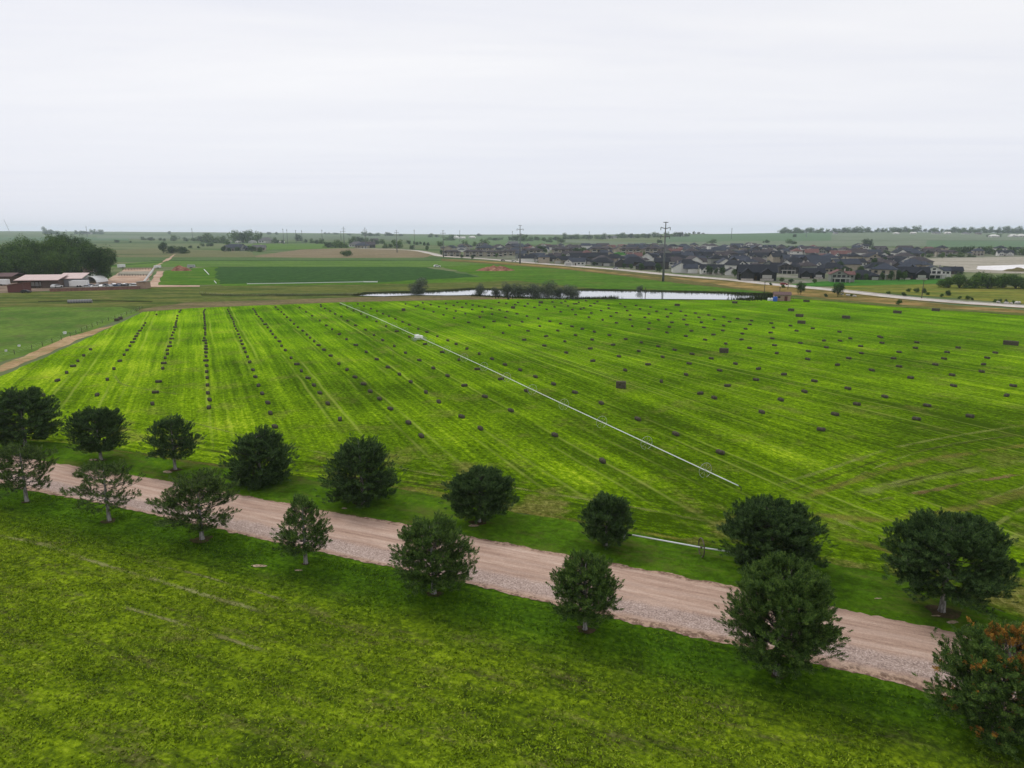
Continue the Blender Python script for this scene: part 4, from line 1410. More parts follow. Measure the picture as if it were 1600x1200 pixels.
# ------------------------------------------------------------------ hay bales
ROWS = [
 [(-87.1,123.4),(-92.8,136.2),(-96.0,144.2),(-99.2,151.5),(-101.9,157.6),(-105.0,164.9),(-108.7,173.8)],
 [(-77.3,123.7),(-83.2,137.2),(-88.2,148.4),(-92.1,157.7),(-95.6,165.8),(-98.6,172.6),(-101.5,179.2),(-104.2,185.4),(-106.7,191.2),(-109.1,196.5),(-111.3,201.5),(-113.8,207.3)],
 [(-63.5,116.9),(-67.5,125.8),(-71.6,135.1),(-77.6,148.8),(-80.4,154.9),(-83.3,161.4),(-85.6,167.2),(-88.3,172.6),(-90.6,178.5),(-93.5,184.9),(-96.5,191.8),(-99.4,198.0),(-101.8,203.6),(-104.2,209.4),(-107.0,215.6)],
 [(-52.4,114.3),(-54.7,119.9),(-57.3,125.2),(-60.3,131.9),(-63.4,138.9),(-66.2,145.1),(-69.2,151.9),(-72.1,158.2),(-74.5,163.7),(-76.9,169.2),(-79.2,174.4),(-81.1,178.8),(-83.3,183.8),(-85.6,188.2),(-87.8,193.0),(-90.3,199.4),(-92.3,203.9),(-94.7,209.4),(-96.6,213.4),(-99.1,219.3)],
 [(-37.0,102.5),(-40.5,110.6),(-43.4,117.7),(-46.9,124.7),(-50.1,131.6),(-53.7,139.7),(-56.9,147.0),(-61.1,156.3),(-64.1,163.0),(-67.2,169.8),(-69.7,175.4),(-72.8,182.2),(-75.3,187.9),(-77.9,193.7),(-80.7,199.9),(-83.8,207.0),(-86.1,211.6),(-88.8,217.5),(-91.3,223.2)],
 [(-27.9,106.8),(-32.6,117.1),(-36.2,125.2),(-39.2,131.8),(-42.3,138.5),(-45.9,145.9),(-49.3,153.7),(-53.1,161.5),(-58.0,172.4),(-61.2,179.2),(-64.3,186.8),(-67.7,193.7),(-70.8,200.4),(-73.6,206.8),(-77.3,214.7),(-80.8,222.4)],
 [(-13.5,97.5),(-16.5,104.8),(-20.9,113.5),(-24.1,120.6),(-27.0,126.5),(-29.6,132.9),(-32.8,139.5),(-36.3,147.3),(-39.8,154.2),(-44.4,164.6),(-48.3,173.1),(-51.7,180.3),(-54.7,186.9),(-57.7,193.3),(-60.4,199.4),(-64.0,207.3),(-67.9,215.1),(-71.6,223.2)],
 [(-4.9,101.5),(-8.3,108.4),(-13.1,118.4),(-16.3,125.8),(-20.5,134.9),(-24.0,142.4),(-27.8,150.1),(-32.2,159.9),(-36.8,170.0),(-41.8,180.6),(-46.6,190.5),(-51.1,200.4),(-55.8,210.4),(-60.0,219.3),(-65.4,231.4)],
 [(12.0,86.2),(6.4,98.0),(-0.2,112.3),(-5.0,122.3),(-9.4,131.6),(-13.6,140.8),(-17.5,149.1),(-21.9,158.6),(-26.7,168.6),(-31.2,178.9),(-36.2,189.1),(-40.5,198.5),(-45.3,209.7),(-50.6,219.7),(-55.9,231.1)],
 [(2.7,127.0),(-2.3,137.7),(-7.7,148.1),(-12.6,159.1),(-17.6,169.8),(-23.5,182.2),(-29.6,195.1),(-35.1,206.3),(-40.4,217.8),(-45.7,229.3)],
 [(28.7,89.8),(24.6,98.5),(20.4,106.9),(15.8,117.4),(11.9,125.7),(8.3,132.9),(4.9,139.9),(1.8,147.0),(-1.6,153.2),(-4.8,160.4),(-8.2,167.4),(-11.7,174.8),(-15.1,182.3),(-17.9,188.4),(-21.6,196.0),(-25.7,204.6),(-29.2,211.6),(-33.4,220.9),(-36.7,228.2),(-40.5,236.5)],
 [(47.5,100.9),(42.1,111.3),(37.0,121.4),(35.4,124.9),(30.3,135.4),(24.8,146.8),(19.0,157.8),(13.6,168.9),(8.6,179.6),(3.4,189.6),(-2.7,202.6),(-8.9,215.4),(-14.5,226.8),(-20.3,238.7)],
 [(53.8,109.9),(48.6,119.9),(42.5,131.4),(37.0,142.1),(31.1,153.4),(26.0,163.7),(20.3,175.0),(14.6,186.8),(9.9,196.5),(4.9,207.1),(-0.8,219.2),(-6.1,229.5),(-11.4,241.0)],
 [(65.7,107.0),(60.8,116.7),(55.6,126.4),(50.1,137.0),(45.4,146.4),(40.8,154.5),(36.5,163.0),(32.2,171.2),(27.1,181.0),(22.5,189.9),(18.6,198.3),(14.0,207.6),(8.9,217.8),(3.4,228.6),(-2.3,240.3)],
 [(75.5,108.7),(72.6,115.7),(68.7,122.3),(65.1,129.0),(61.5,135.7),(57.9,142.3),(54.6,148.4),(51.4,154.3),(47.7,160.9),(44.7,167.1),(41.8,173.1),(38.7,178.5),(35.4,184.9),(32.1,190.9),(28.5,198.2),(24.9,205.3),(21.9,211.5),(19.2,217.1),(16.0,223.8),(12.8,229.9),(9.2,237.2)],
 [(91.8,123.2),(87.1,131.4),(82.9,138.9),(78.9,146.8),(74.2,152.9),(70.4,160.0),(66.1,168.1),(61.9,175.7),(57.9,182.9),(54.2,189.8),(50.5,196.6),(46.5,203.4),(42.5,211.1),(38.6,217.8),(34.7,225.8),(31.1,233.5)],
 [(98.8,131.3),(93.3,141.7),(87.2,151.0),(80.8,161.2),(75.2,171.0),(70.1,180.2),(64.5,190.1),(59.3,199.4),(54.8,207.1),(50.0,215.8),(45.5,225.0),(40.6,234.1)],
 [(102.0,145.3),(96.7,153.2),(91.4,161.0),(87.2,168.0),(82.4,176.8),(78.5,183.9),(73.9,192.0),(68.4,201.2),(64.6,207.8),(60.7,214.7),(56.9,221.1),(53.4,227.0),(50.2,233.5)],
 [(107.9,153.5),(103.3,160.7),(97.6,169.8),(92.4,178.8),(86.8,188.1),(77.6,203.4),(72.8,211.5),(68.2,219.0),(63.3,227.2),(59.2,234.3)],
 [(114.4,161.8),(109.6,169.6),(105.3,176.0),(100.9,184.2),(96.1,192.1),(87.0,207.3),(82.5,214.3),(77.7,221.8),(73.1,228.6)],
 [(121.2,168.8),(116.7,176.4),(111.0,185.2),(105.8,194.0),(106.3,196.0),(99.1,205.1),(94.2,212.5),(89.8,219.0),(85.9,225.2)],
]
SINGLE_BALES = [(91.2,187.9)]
FAR_BALES = [(-129.9,249.0),(-121.5,225.2),(-118.9,219.3),(-116.2,213.1),(-127.5,262.6),(-125.3,257.0),(-120.4,245.2),(-116.8,237.4),(-113.6,230.3),(-111.5,225.4),(-109.2,220.5),(-119.2,265.0),(-117.3,259.9),(-115.4,255.2),(-112.8,249.7),(-110.5,244.7),(-108.3,239.6),(-106.1,234.8),(-103.6,229.3),(-101.4,224.4),(-110.2,264.5),(-107.4,258.6),(-104.4,252.0),(-101.4,245.4),(-98.7,239.6),(-96.4,234.8),(-93.7,228.9),(-101.3,267.2),(-98.4,261.0),(-96.0,255.5),(-93.3,249.0),(-90.2,242.6),(-87.1,236.3),(-84.4,230.1),(-94.7,273.8),(-90.9,265.3),(-86.9,257.0),(-83.3,249.0),(-79.6,240.8),(-75.7,232.4),(-84.7,272.4),(-77.6,257.0),(-71.9,244.9),(-79.1,282.6),(-77.1,275.9),(-73.7,268.9),(-69.3,259.9),(-65.0,250.5),(-60.9,243.1),(-71.1,283.5),(-65.7,272.4),(-60.7,261.5),(-55.5,250.7),(-51.4,241.5),(-64.5,286.0),(-60.1,277.4),(-55.4,268.1),(-51.4,259.7),(-47.5,251.0),(-44.1,244.0),(-44.5,285.7),(-38.9,275.9),(-38.4,279.5),(-37.8,289.9),(-33.6,282.6),(-29.4,275.0),(-25.6,267.8),(-21.4,259.7),(-17.2,251.5),(-34.4,267.0),(-29.6,257.3),(-24.9,247.8),(-27.8,287.3),(-23.9,280.1),(-19.9,272.9),(-15.5,265.3),(-11.2,257.6),(-7.3,250.2),(-23.3,292.2),(-19.2,286.4),(-16.2,281.3),(-13.4,277.4),(-10.8,273.5),(-8.1,268.9),(-4.8,263.7),(-1.8,258.1),(1.8,251.2),(5.4,244.0),(-5.6,291.6),(-2.4,287.3),(1.3,282.9),(5.2,277.4),(9.0,272.4),(13.5,265.9),(2.6,291.6),(6.6,286.7),(11.3,281.3),(17.4,294.2),(23.2,297.6),(21.0,290.2),(17.1,274.4),(22.8,278.0),(25.9,286.0),(27.0,286.7),(28.5,292.2),(32.4,299.4),(36.9,295.6),(34.6,287.0),(32.0,278.9),(28.5,270.6),(26.9,267.0),(23.4,264.5),(18.4,257.6),(23.2,248.5),(29.5,253.7),(34.2,261.8),(38.3,270.1),(39.8,281.6),(45.3,286.0),(45.4,274.4),(44.1,261.2),(39.0,254.5),(35.4,243.8),(27.2,240.8),(46.8,239.9),(42.8,246.8),(50.4,250.7),(50.1,267.2),(50.8,279.8),(55.5,273.8),(54.9,259.1),(60.0,265.9),(58.8,252.2),(55.2,241.9),(64.1,259.1),(62.7,245.9),(68.1,253.2),(66.0,240.3),(71.4,247.3),(69.7,234.6),(75.2,241.7),(78.4,236.5),(81.6,231.8)]



def bale_mesh(seed, stack=None):
    """one strung bale 1.17 m long, slightly slumped and shaggy, with three strings"""
    rg = random.Random(seed)
    bm = bmesh.new()
    bmesh.ops.create_cube(bm, size=1.0)
    for v in bm.verts:
        v.co.x *= 1.18; v.co.y *= 0.58; v.co.z *= 0.48
    bmesh.ops.bevel(bm, geom=bm.edges[:], offset=0.05, segments=2, affect='EDGES')
    bmesh.ops.subdivide_edges(bm, edges=bm.edges[:], cuts=1, use_grid_fill=True)
    for v in bm.verts:
        n = mnoise.noise(v.co * 3.1 + Vector((seed * 5.3, 0, 0)))
        v.co *= 1 + 0.05 * n
        v.co.z += 0.255
    for f in bm.faces:
        f.smooth = True
    k = len(bm.faces)
    for x in (-0.36, 0.0, 0.36):
        bmesh.ops.create_cube(bm, size=1.0, matrix=Matrix.Translation((x + rg.uniform(-.03, .03), 0, 0.255)) @ Matrix.Diagonal((0.016, 0.605, 0.505, 1)))
    bm.faces.ensure_lookup_table()
    for f in bm.faces[k:]:
        f.material_index = 1
    me = bpy.data.meshes.new("hay_bale")
    bm.to_mesh(me)
    bm.free()
    me.materials.append(M['bale'])
    me.materials.append(M['twine'])
    return me


BALES = [bale_mesh(i) for i in range(4)]
brg = random.Random(11)
LEFT_ROWS = 10
for ri, row in enumerate(ROWS):
    for bi, (x, y) in enumerate(row):
        o = link("hay_bale", BALES[brg.randrange(4)])
        o.location = (x, y, 0.03)
        an = R(90 + (24.7 if ri < 13 else 29.0)) + brg.gauss(0, 0.22)
        if brg.random() < 0.12:
            an += math.pi / 2
        o.rotation_euler = (0, 0, an)
        end = "%s from its near end" % nth(bi + 1) if bi else "nearest of its row"
        rn = "%s row from the dirt bank" % nth(ri + 1) if ri < LEFT_ROWS else "%s row beyond the irrigation pipe" % nth(ri - LEFT_ROWS + 1)
        tag(o, "hay bale, %s, in the %s" % (end, rn), "hay bale", "square hay bales left in rows on the mown field")
for x, y in SINGLE_BALES:
    o = link("hay_bale", BALES[0])
    o.location = (x, y, 0.03)
    o.rotation_euler = (0, 0, R(115))
    tag(o, "lone hay bale outside the rows, below the stacks by the pale road", "hay bale", "square hay bales left in rows on the mown field")


def far_bales():
    mb = MB()
    for x, y in FAR_BALES:
        me = BALES[brg.randrange(4)]
        a = R(115) + brg.gauss(0, 0.1)
        cs, sn = math.cos(a), math.sin(a)
        vs = [(x + v.co.x * cs - v.co.y * sn, y + v.co.x * sn + v.co.y * cs, v.co.z + 0.03) for v in me.vertices]
        b = len(mb.v)
        mb.v += vs
        for p in me.polygons:
            mb.f.append(tuple(b + i for i in p.vertices))
            mb.m.append(p.material_index)
    tag(mb.build("hay_bales_far_off", [M['bale'], M['twine']]), "farthest hay bales dotted in rows along the field's far edge", "hay bales", kind='stuff')


far_bales()


def bale_stack(px, y, w_px, h_px, label, courses=None, rz=None):
    P = at(px, y, 0.03)
    sc = scale_at(P)
    L = w_px / sc
    h = max(0.9, min(1.6, h_px / sc / 0.97))
    nx, nz = max(2, round(L / 0.62)), max(2, round(h / 0.5))
    bx, bz = L / nx, h / nz
    rg = random.Random(px)
    bm = bmesh.new()
    for i in range(nx):
        for k in range(nz):
            g_ = bmesh.ops.create_cube(bm, size=1.0)['verts']
            jx, jy, jz = rg.uniform(-.03, .03), rg.uniform(-.05, .05), 0
            for v in g_:
                v.co = Vector((v.co.x * (bx - 0.02) + (i + .5) * bx - L / 2 + jx, v.co.y * 1.2 + jy, v.co.z * (bz - 0.012) + (k + .5) * bz + jz))
    bmesh.ops.bevel(bm, geom=bm.edges[:], offset=0.035, segments=1, affect='EDGES')
    me = bpy.data.meshes.new("hay_bale_stack")
    bm.to_mesh(me)
    bm.free()
    me.materials.append(M['bale'])
    o = link("hay_bale_stack", me)
    o.location = P
    o.rotation_euler = (0, 0, -math.atan2(P.x, P.y) + R(-4) if rz is None else rz)
    tag(o, label, "hay stack", "block stacks of bales on the mown field")


for a in (
        (970, 606, 15, 10, "small cubic stack of hay bales beside the long wheel line's middle, nearest stack"),
        (1131, 551, 13.5, 7, "block stack of hay bales alone among the rows in mid field"),
        (1579, 539, 20, 6.5, "largest long bale stack, nearest the field's end under the pale road"),
        (1322, 497.5, 11.5, 4.2, "bale stack alone between the three clustered stacks and the road bend"),
        (1402, 489.5, 11.5, 4, "bale stack below the pale road's two lowest bushes, set in from the edge"),
        (1462, 486, 11, 4.2, "bale stack touching the dark strip at the field's edge by the road"),
        (1252, 505.5, 11.5, 4.5, "lowest of three bale stacks clustered below the pump shed"),
        (1249, 495, 11, 4.2, "middle of three bale stacks clustered below the pump shed"),
        (1236, 486, 9, 3.8, "uppermost of three bale stacks clustered below the pump shed"),
        (1260, 471.8, 9, 3, "low bale stack right beside the tan pump shed"),
        (1148, 474, 8, 3.2, "bale stack at the end of the white pond water"),
        (1058, 478, 8, 3.2, "bale stack below the tall pylon's reflection in the pond"),
        (845, 474, 6.5, 3, "bale stack below the tallest pond willow"),
        (801.5, 482, 6.5, 3.2, "bale stack below the black cattle by the pond"),
        (630.5, 485.5, 5.5, 3.6, "square bale stack closest to the wheel line's far end"),
        (183, 501.5, 7, 3.6, "left block of paired bale stacks beside the pasture fence"),
        (188.5, 499, 6, 3.8, "right block of paired bale stacks beside the pasture fence")):
    bale_stack(*a)


# ------------------------------------------------------------------ wheel-line irrigation pipes
def wheel_part(parent, c, axis, rad, mat, name="wheel", spokes=8, thick=0.022, lug=True):
    mb = MB()
    ax = Vector(axis).normalized()
    mb.ring(c, rad, thick, ax, 28, 5)
    u = ax.cross(Vector((0, 0, 1))).normalized()
    q = ax.cross(u)
    c = Vector(c)
    for i in range(spokes):
        a = 2 * math.pi * i / spokes + 0.2
        e = u * math.cos(a) + q * math.sin(a)
        mb.tube([c, c + e * rad], 0.011, 4)
        if lug:
            mb.bar(c + e * rad - ax * 0.07, c + e * rad + ax * 0.07, 0.05, 0.02)
    mb.tube([c - ax * 0.12, c + ax * 0.12], 0.10, 10)
    return mb.build(name, mat, parent)


def wheel_line():
    A, B = at(1154, 759, 0.95), at(531, 473, 0.95)
    mid = at(655, 526.8, 0.95)
    Z = Vector((0, 0, 0.95))
    W1 = at(1100, 737, 0.95)
    o = thing("wheel_line_irrigator", (A.x, A.y, 0), "very long white irrigation pipe on spoked wheels running across the hay field", "irrigation pipe")
    org = Vector((A.x, A.y, 0))
    path = [A, at(1006, 690, .95), at(860, 622, .95), at(750, 570, .95), mid, at(590, 497.5, .95), B]
    d0 = (B - A).normalized()
    P = [p - org for p in path]
    MB().tube(smooth_line(P, 4.0), 0.062, 8).build("pipe", M['alu'], o, True)
    L = smooth_line(P, 0.5)
    s, nextw, prev, i = 0.0, (W1 - A).length, L[0], 0
    for a, b in zip(L, L[1:]):
        s += (b - a).length
        if s >= nextw:
            wheel_part(o, b, (b - a), 0.95, M['galv'])
            nextw += 12.19
    MB().tube([P[0], P[0] - d0 * 0.35, P[0] - d0 * 0.5 + Vector((0, 0, -0.4))], 0.05, 6).build("end_hose", M['black'], o)
    # the powered mover in the middle
    c = mid - org
    d = (P[4] - P[3]).normalized()
    n = Vector((-d.y, d.x, 0))
    fr = MB()
    for q in (-0.9, 0.9):
        fr.bar(c + d * q - n * 1.6 + Vector((0, 0, -.45)), c + d * q + n * 1.6 + Vector((0, 0, -.45)), 0.10, 0.12)
    fr.bar(c - d * 0.9 + Vector((0, 0, -.42)), c + d * 0.9 + Vector((0, 0, -.42)), 0.1, 0.1)
    m = fr.build("mover_frame", M['galv'], o)
    MB().box(c + n * 0.55 + Vector((0, 0, 0.25)), (1.5, 1.1, 0.85), 0, math.atan2(d.y, d.x)).box(c - n * 0.55 + Vector((0, 0, 0.12)), (1.3, 0.8, 0.55), 0, math.atan2(d.y, d.x)).build("engine_cover", M['white'], m)
    for q in (-0.9, 0.9):
        for r in (-1.5, 1.5):
            wheel_part(o, c + d * q + n * r + Vector((0, 0, -.45)), d, 0.46, M['galv'], "mover_wheel", 6, 0.05)


wheel_line()


def short_line():
    A, B = at(988, 836, 0.85), at(1134, 861, 0.85)
    d = (B - A).normalized()
    B = B + d * 1.2
    W1 = at(1096, 855.5, 0.85)
    org = Vector((A.x, A.y, 0))
    o = thing("wheel_line_irrigator", org, "short white irrigation pipe with one steel wheel on the grass behind a pine", "irrigation pipe")
    MB().tube([A - org, W1 - org, B - org], 0.075, 8).build("pipe", M['alu'], o, True)
    wheel_part(o, W1 - org, (d + Vector((0.10, 0.42, 0))), 0.88, M['rust'], "wheel", 9, 0.06)
    MB().tube([A - org - d * 0.1, A - org - d * 0.5 + Vector((0, 0, -0.15))], 0.10, 8).build("end_cap", M['black'], o)


short_line()
P = at(973, 846, 0.0)
t = thing("sprinkler_riser", P, "short white tilted pipe riser standing at the foot of the smallest pine", "pipe")
MB().tube([(0, 0, 0), (0.12, 0.05, 0.45), (0.30, 0.08, 0.80)], 0.06, 8).build("riser", M['alu'], t, True)
MB().tube([(0.30, 0.08, 0.80), (0.36, 0.10, 0.92)], 0.085, 8).build("nozzle", M['galv'], t, True)


def ground_pipe(pts, rad, label):
    P = [at(x, y, rad + 0.15) for x, y in pts]
    o = link("irrigation_pipe", None)
    org = Vector((P[0].x, P[0].y, 0.12))
    o.location = org
    tag(o, label, "pipe", "loose irrigation pipes by the dark crop")
    MB().tube([p - org for p in P], rad, 6).build("pipe", M['alu'], o)
    for p in P[:1] + P[-1:]:
        MB().tube([p - org + Vector((0, 0, -rad)), p - org + Vector((0, 0, 0.6))], 0.08, 6).build("riser", M['galv'], o)


ground_pipe([(386, 443.3), (430, 442.8), (475, 442), (530, 441), (590, 440)], 0.22, "long pale pipe lying along the near edge of the dark crop")
ground_pipe([(568, 440.4), (590, 440.4)], 0.38, "thick white pipe length at the end of the dark crop's edge")
ground_pipe([(319, 421), (326.5, 429)], 0.28, "white pipe lying slantwise in the grass beside the dark crop")
ground_pipe([(335, 439), (338, 442.5)], 0.22, "tiny white pipe stub at the corner of the dark crop")


# ------------------------------------------------------------------ power pylons, poles and masts
def pylon(px, yb, yt, label, arms=True, group="steel pylons crossing the plain", depth=None, thick=1.0):
    P = at(px, yb) if depth is None else on(px, depth)
    H = top_z(P, yt) - P.z
    o = thing("power_pylon", P, label, "pylon", group)
    r = 0.022 * H * thick
    MB().tube([(0, 0, -0.1), (0, 0, 0.35 * H), (0, 0, H)], [r, r * 0.72, r * 0.36], 10).build("pole", M['steel'], o, True)
    if arms:
        w_ = 0.085 * H
        for z, hw, drop in ((H * 0.988, w_ * 0.52, 0), (H * 0.905, w_, 0.045 * H), (H * 0.765, w_ * 0.95, 0.045 * H)):
            mb = MB()
            for s in (-1, 1):
                mb.bar((0, 0, z - 0.02 * H * (drop > 0)), (s * hw, 0, z + 0.004 * H), 0.011 * H * thick, 0.011 * H * thick)
            a = mb.build("crossarm", M['steel'], o)
            if drop:
                for s in (-1, 1):
                    MB().tube([(s * hw, 0, z), (s * hw, 0, z - drop)], 0.006 * H * thick, 5).build("insulator", M['steel'], a)
    o.rotation_euler = (0, 0, R(12))
    return o


pylon(1036, 440, 346.5, "tallest grey steel pylon, standing between pond and pale road")
pylon(812.5, 412, 352, "grey pylon beside the pale road behind the pond willows")
pylon(693, 402, 360, "grey pylon at the bend where the pale road meets the townhouses")
pylon(620.5, 394.5, 359.5, "thin pylon above the small trees between stubble field and estate")
pylon(571.5, 388.5, 356, "thin pylon over the tan stubble field's far corner", thick=1.1)
pylon(538, 383, 354.5, "thin distant pylon, highest of those over the stubble field", thick=1.2)
for px, yb, yt, lb in ((504, 381, 358.5, "hazy thin pole, first before the pylons over the stubble field"), (472.5, 380.5, 359.5, "hazy thin pole beside a dark tree on the plain"),
                       (463, 379, 359, "hazy thin pole rising out of a dark tree on the plain"), (449.5, 381, 358, "thicker of two close hazy poles beyond the dark wood"),
                       (443.5, 381, 357, "thinner of two close hazy poles beyond the dark wood"), (648, 388, 358.5, "hazy thin pole between two pylons above the grey ridge trees"),
                       (718.5, 378, 359.5, "hazy mast above the white far farm roofs"), (800.5, 381, 361, "pale mast just beside the middle pylon"), (301, 372, 356.5, "far mast alone on the plain over the small dark trees"),
                       (136.5, 370, 353.5, "far mast behind the tallest cottonwood"), (920.5, 376, 361.5, "thin mast among the ridge trees beyond the townhouses"),
                       (1142.5, 374, 356.5, "thin mast alone on the smooth green hill"), (1259.5, 371, 357, "thin mast among the first trees of the right-hand ridge"), (104, 366, 359, "faint short mast near far white sheds"), (533, 376, 361, "faint short pole in front of the horizon trees")):
    P = at(px, yb)
    H = top_z(P, yt) - P.z
    o = thing("radio_mast", P, lb, "mast", "far masts and poles on the plain")
    r = max(0.28, 0.42 / scale_at(P))
    MB().tube([(0, 0, -0.3), (0, 0, H)], [r, r * 0.6], 6).build("pole", M['steel'], o)
    MB().box((0, 0, H * 0.93), (r * 5, r * 1.2, r * 1.0)).build("crossarm", M['steel'], o)
P = at(13, 365)
H = top_z(P, 343) - P.z
o = thing("radio_mast", P, "tall faint leaning mast beyond the farm grove at the frame's edge", "mast", "far masts and poles on the plain")
MB().tube([(12, 0, -1), (0, 0, H * .5), (-14, 0, H)], [1.1, 1.0, .7], 6).build("pole", M['steel'], o)
MB().box((-13, 0, H * 0.96), (4, 1, 1.5)).build("antenna", M['steel'], o)
for px, yb, yt, lb in ((1194, 458, 440.5, "dark wooden pole between the pond's end and the pale road"), (1440, 466, 437, "tall dark wooden pole beside the meadow"), (1008, 465.5, 449, "thin pole standing in the pond water"), (1218, 459.5, 448.5, "thin wooden pole behind the pump shed"), (1231, 452, 440, "thin street pole on the verge above the pump shed")):
    P = at(px, yb, 0.15)
    H = top_z(P, yt) - P.z
    o = thing("utility_pole", P, lb, "pole", "wooden poles near the pond and road")
    MB().tube([(0, 0, -0.2), (0.03, 0, H)], [0.17, 0.12], 7).build("pole", M['pole'], o)
    MB().bar((-0.6, 0, H * 0.94), (0.6, 0, H * 0.94), 0.12, 0.14).build("crossarm", M['pole'], o)


# ------------------------------------------------------------------ fences
def wire_fence(pts, label, z=0.02, gap=5.0, hgt=1.25, post=0.07):
    P = smooth_line([at(x, y, z) for x, y in pts], gap)
    o = thing("wire_fence", P[0], label, "fence")
    for p in P[:100]:
        q = p - P[0]
        MB().tube([q, q + Vector((0, 0, hgt))], post, 5).build("post", M['pole'], o)
    mb = MB()
    for h in (0.45, 0.8, 1.15):
        for a, b in zip(P, P[1:]):
            mb.tube([a - P[0] + Vector((0, 0, h)), b - P[0] + Vector((0, 0, h))], 0.012, 3)
    mb.build("wire", M['galv'], o)


wire_fence([(222, 482.5), (205, 490), (160, 505), (110, 526), (50, 546), (-30, 568)], "wire fence on thin posts between pasture and dirt bank")
wire_fence([(312, 459), (360, 462.5), (480, 462), (560, 461)], "wire fence on thin posts along the ditch before the pond", 0.05, 7)


# ------------------------------------------------------------------ houses
def win(p, x, y, z, w_, h, side='y'):
    """one window of a wall: y - a wall facing along y, x - a wall facing along x"""
    d = (w_, 0.12, h) if side == 'y' else (0.12, w_, h)
    f = MB().box((x, y, z), d).build("window", M['glass'], p)
    return f


def house_empty(name, cat):
    o = link(name, None)
    o['category'] = cat
    return o


def h_ranch():
    o = house_empty("house", "house")
    w_ = MB().box((1.5, 2, 1.7), (15, 11, 3.4)).box((-5.5, -5.2, 1.6), (7, 6, 3.2))
    w_.gable_wall(-6, 9, -3.5, 7.5, 3.4, 3.2, 'x').gable_wall(-9, -2, -8.2, -2.2, 3.2, 2.3, 'y')
    w_.build("wall", M['wall'], o)
    rf = MB().gable_roof(-6, 9, -3.5, 7.5, 3.4, 3.2, 'x').gable_roof(-9, -2, -8.2, 0.5, 3.2, 2.3, 'y').build("roof", M['roof'], o)
    MB().box((3.5, 4.0, 6.4), (0.9, 0.9, 2.0)).build("chimney", M['stone'], rf)
    MB().box((-5.5, -8.24, 1.3), (5, 0.12, 2.3)).build("garage_door", M['trim'], o)
    MB().box((0.5, -3.54, 1.1), (1.1, 0.12, 2.2)).build("door", M['timber'], o)
    for x in (3.5, 6.8):
        win(o, x, -3.54, 1.8, 1.8, 1.4)
    win(o, 9.04, 2, 1.8, 1.8, 1.4, 'x')
    win(o, -5.5, -8.24, 4.0, 1.2, 0.8)
    return o


def h_hip2():
    o = house_empty("house", "house")
    MB().box((0, 0, 3.0), (13, 11, 6.0)).box((-8.5, -1, 1.6), (5, 8, 3.2)).build("wall", M['wall'], o)
    rf = MB().hip_roof(-6.5, 6.5, -5.5, 5.5, 6.0, 3.4).hip_roof(-11, -5.6, -5, 3, 3.2, 1.6).build("roof", M['roof'], o)
    MB().box((3, 1.5, 8.6), (1.0, 0.9, 2.2)).build("chimney", M['stone'], rf)
    pr = MB().box((1.5, -6.8, 3.1), (8, 2.6, 0.25))
    for x in (-2.2, 1.5, 5.2):
        pr.box((x, -7.8, 1.5), (0.4, 0.4, 3.0))
    pr.build("porch", M['trim'], o)
    for x in (-4, 0, 4):
        win(o, x, -5.54, 4.6, 1.7, 1.4)
    for x in (-4.6, 3.8):
        win(o, x, -5.54, 1.7, 2.0, 1.6)
    MB().box((0.3, -5.54, 1.1), (1.1, 0.12, 2.2)).build("door", M['timber'], o)
    MB().box((-8.5, -5.04, 1.3), (3.8, 0.12, 2.3)).build("garage_door", M['trim'], o)
    win(o, 6.54, 0, 4.6, 1.8, 1.4, 'x')
    return o


def h_walkout():
    o = house_empty("house", "house")
    w_ = MB().box((0, 0, 3.2), (12, 12, 6.4)).box((8.5, 1, 3.0), (7, 9, 6.0))
    w_.gable_wall(-6, 6, -6, 6, 6.4, 3.0, 'y').gable_wall(5, 12, -3.5, 5.5, 6.0, 2.2, 'x')
    w_.build("wall", M['wall'], o)
    rf = MB().gable_roof(-6, 6, -6, 6, 6.4, 3.0, 'y', 0.8).gable_roof(5, 12, -3.5, 5.5, 6.0, 2.2, 'x').build("roof", M['roof'], o)
    MB().box((5.2, 2, 9.0), (1.0, 1.4, 2.6)).build("chimney", M['stone'], rf)
    dk = MB().box((2, -8, 3.0), (12, 4, 0.3))
    for x in (-3.5, 0.5, 4.5, 7.5):
        dk.box((x, -9.6, 1.4), (0.55, 0.55, 2.9)).box((x, -9.7, 3.7), (0.12, 0.12, 1.1))
    dk.box((2, -9.75, 4.2), (12, 0.08, 0.1))
    dk.build("deck", M['trim'], o)
    MB().box((0, -6.04, 1.3), (9, 0.12, 2.2)).build("window", M['glass'], o)
    for x in (-3.4, 0, 3.4):
        win(o, x, -6.04, 4.7, 2.4, 2.0)
    win(o, 0, -6.04, 7.2, 2.0, 1.3)
    for x in (7, 10):
        win(o, x, -3.54, 4.5, 1.8, 1.5)
    return o


def h_ranch_hip():
    o = house_empty("house", "house")
    MB().box((0, 0, 1.7), (19, 12, 3.4)).box((6, -7.5, 1.6), (6.5, 4, 3.2)).build("wall", M['wall'], o)
    MB().hip_roof(-9.5, 9.5, -6, 6, 3.4, 4.0, 0.8).hip_roof(2.75, 9.25, -9.5, -2, 3.25, 2.4, 0.6).build("roof", M['roof'], o)
    MB().box((6, -9.54, 1.3), (5, 0.12, 2.3)).build("garage_door", M['trim'], o)
    MB().box((1.4, -6.04, 1.1), (1.1, 0.12, 2.2)).build("door", M['timber'], o)
    for x in (-7, -3.6):
        win(o, x, -6.04, 1.8, 2.0, 1.5)
    win(o, -9.54, 0, 1.8, 2.2, 1.5, 'x')
    return o


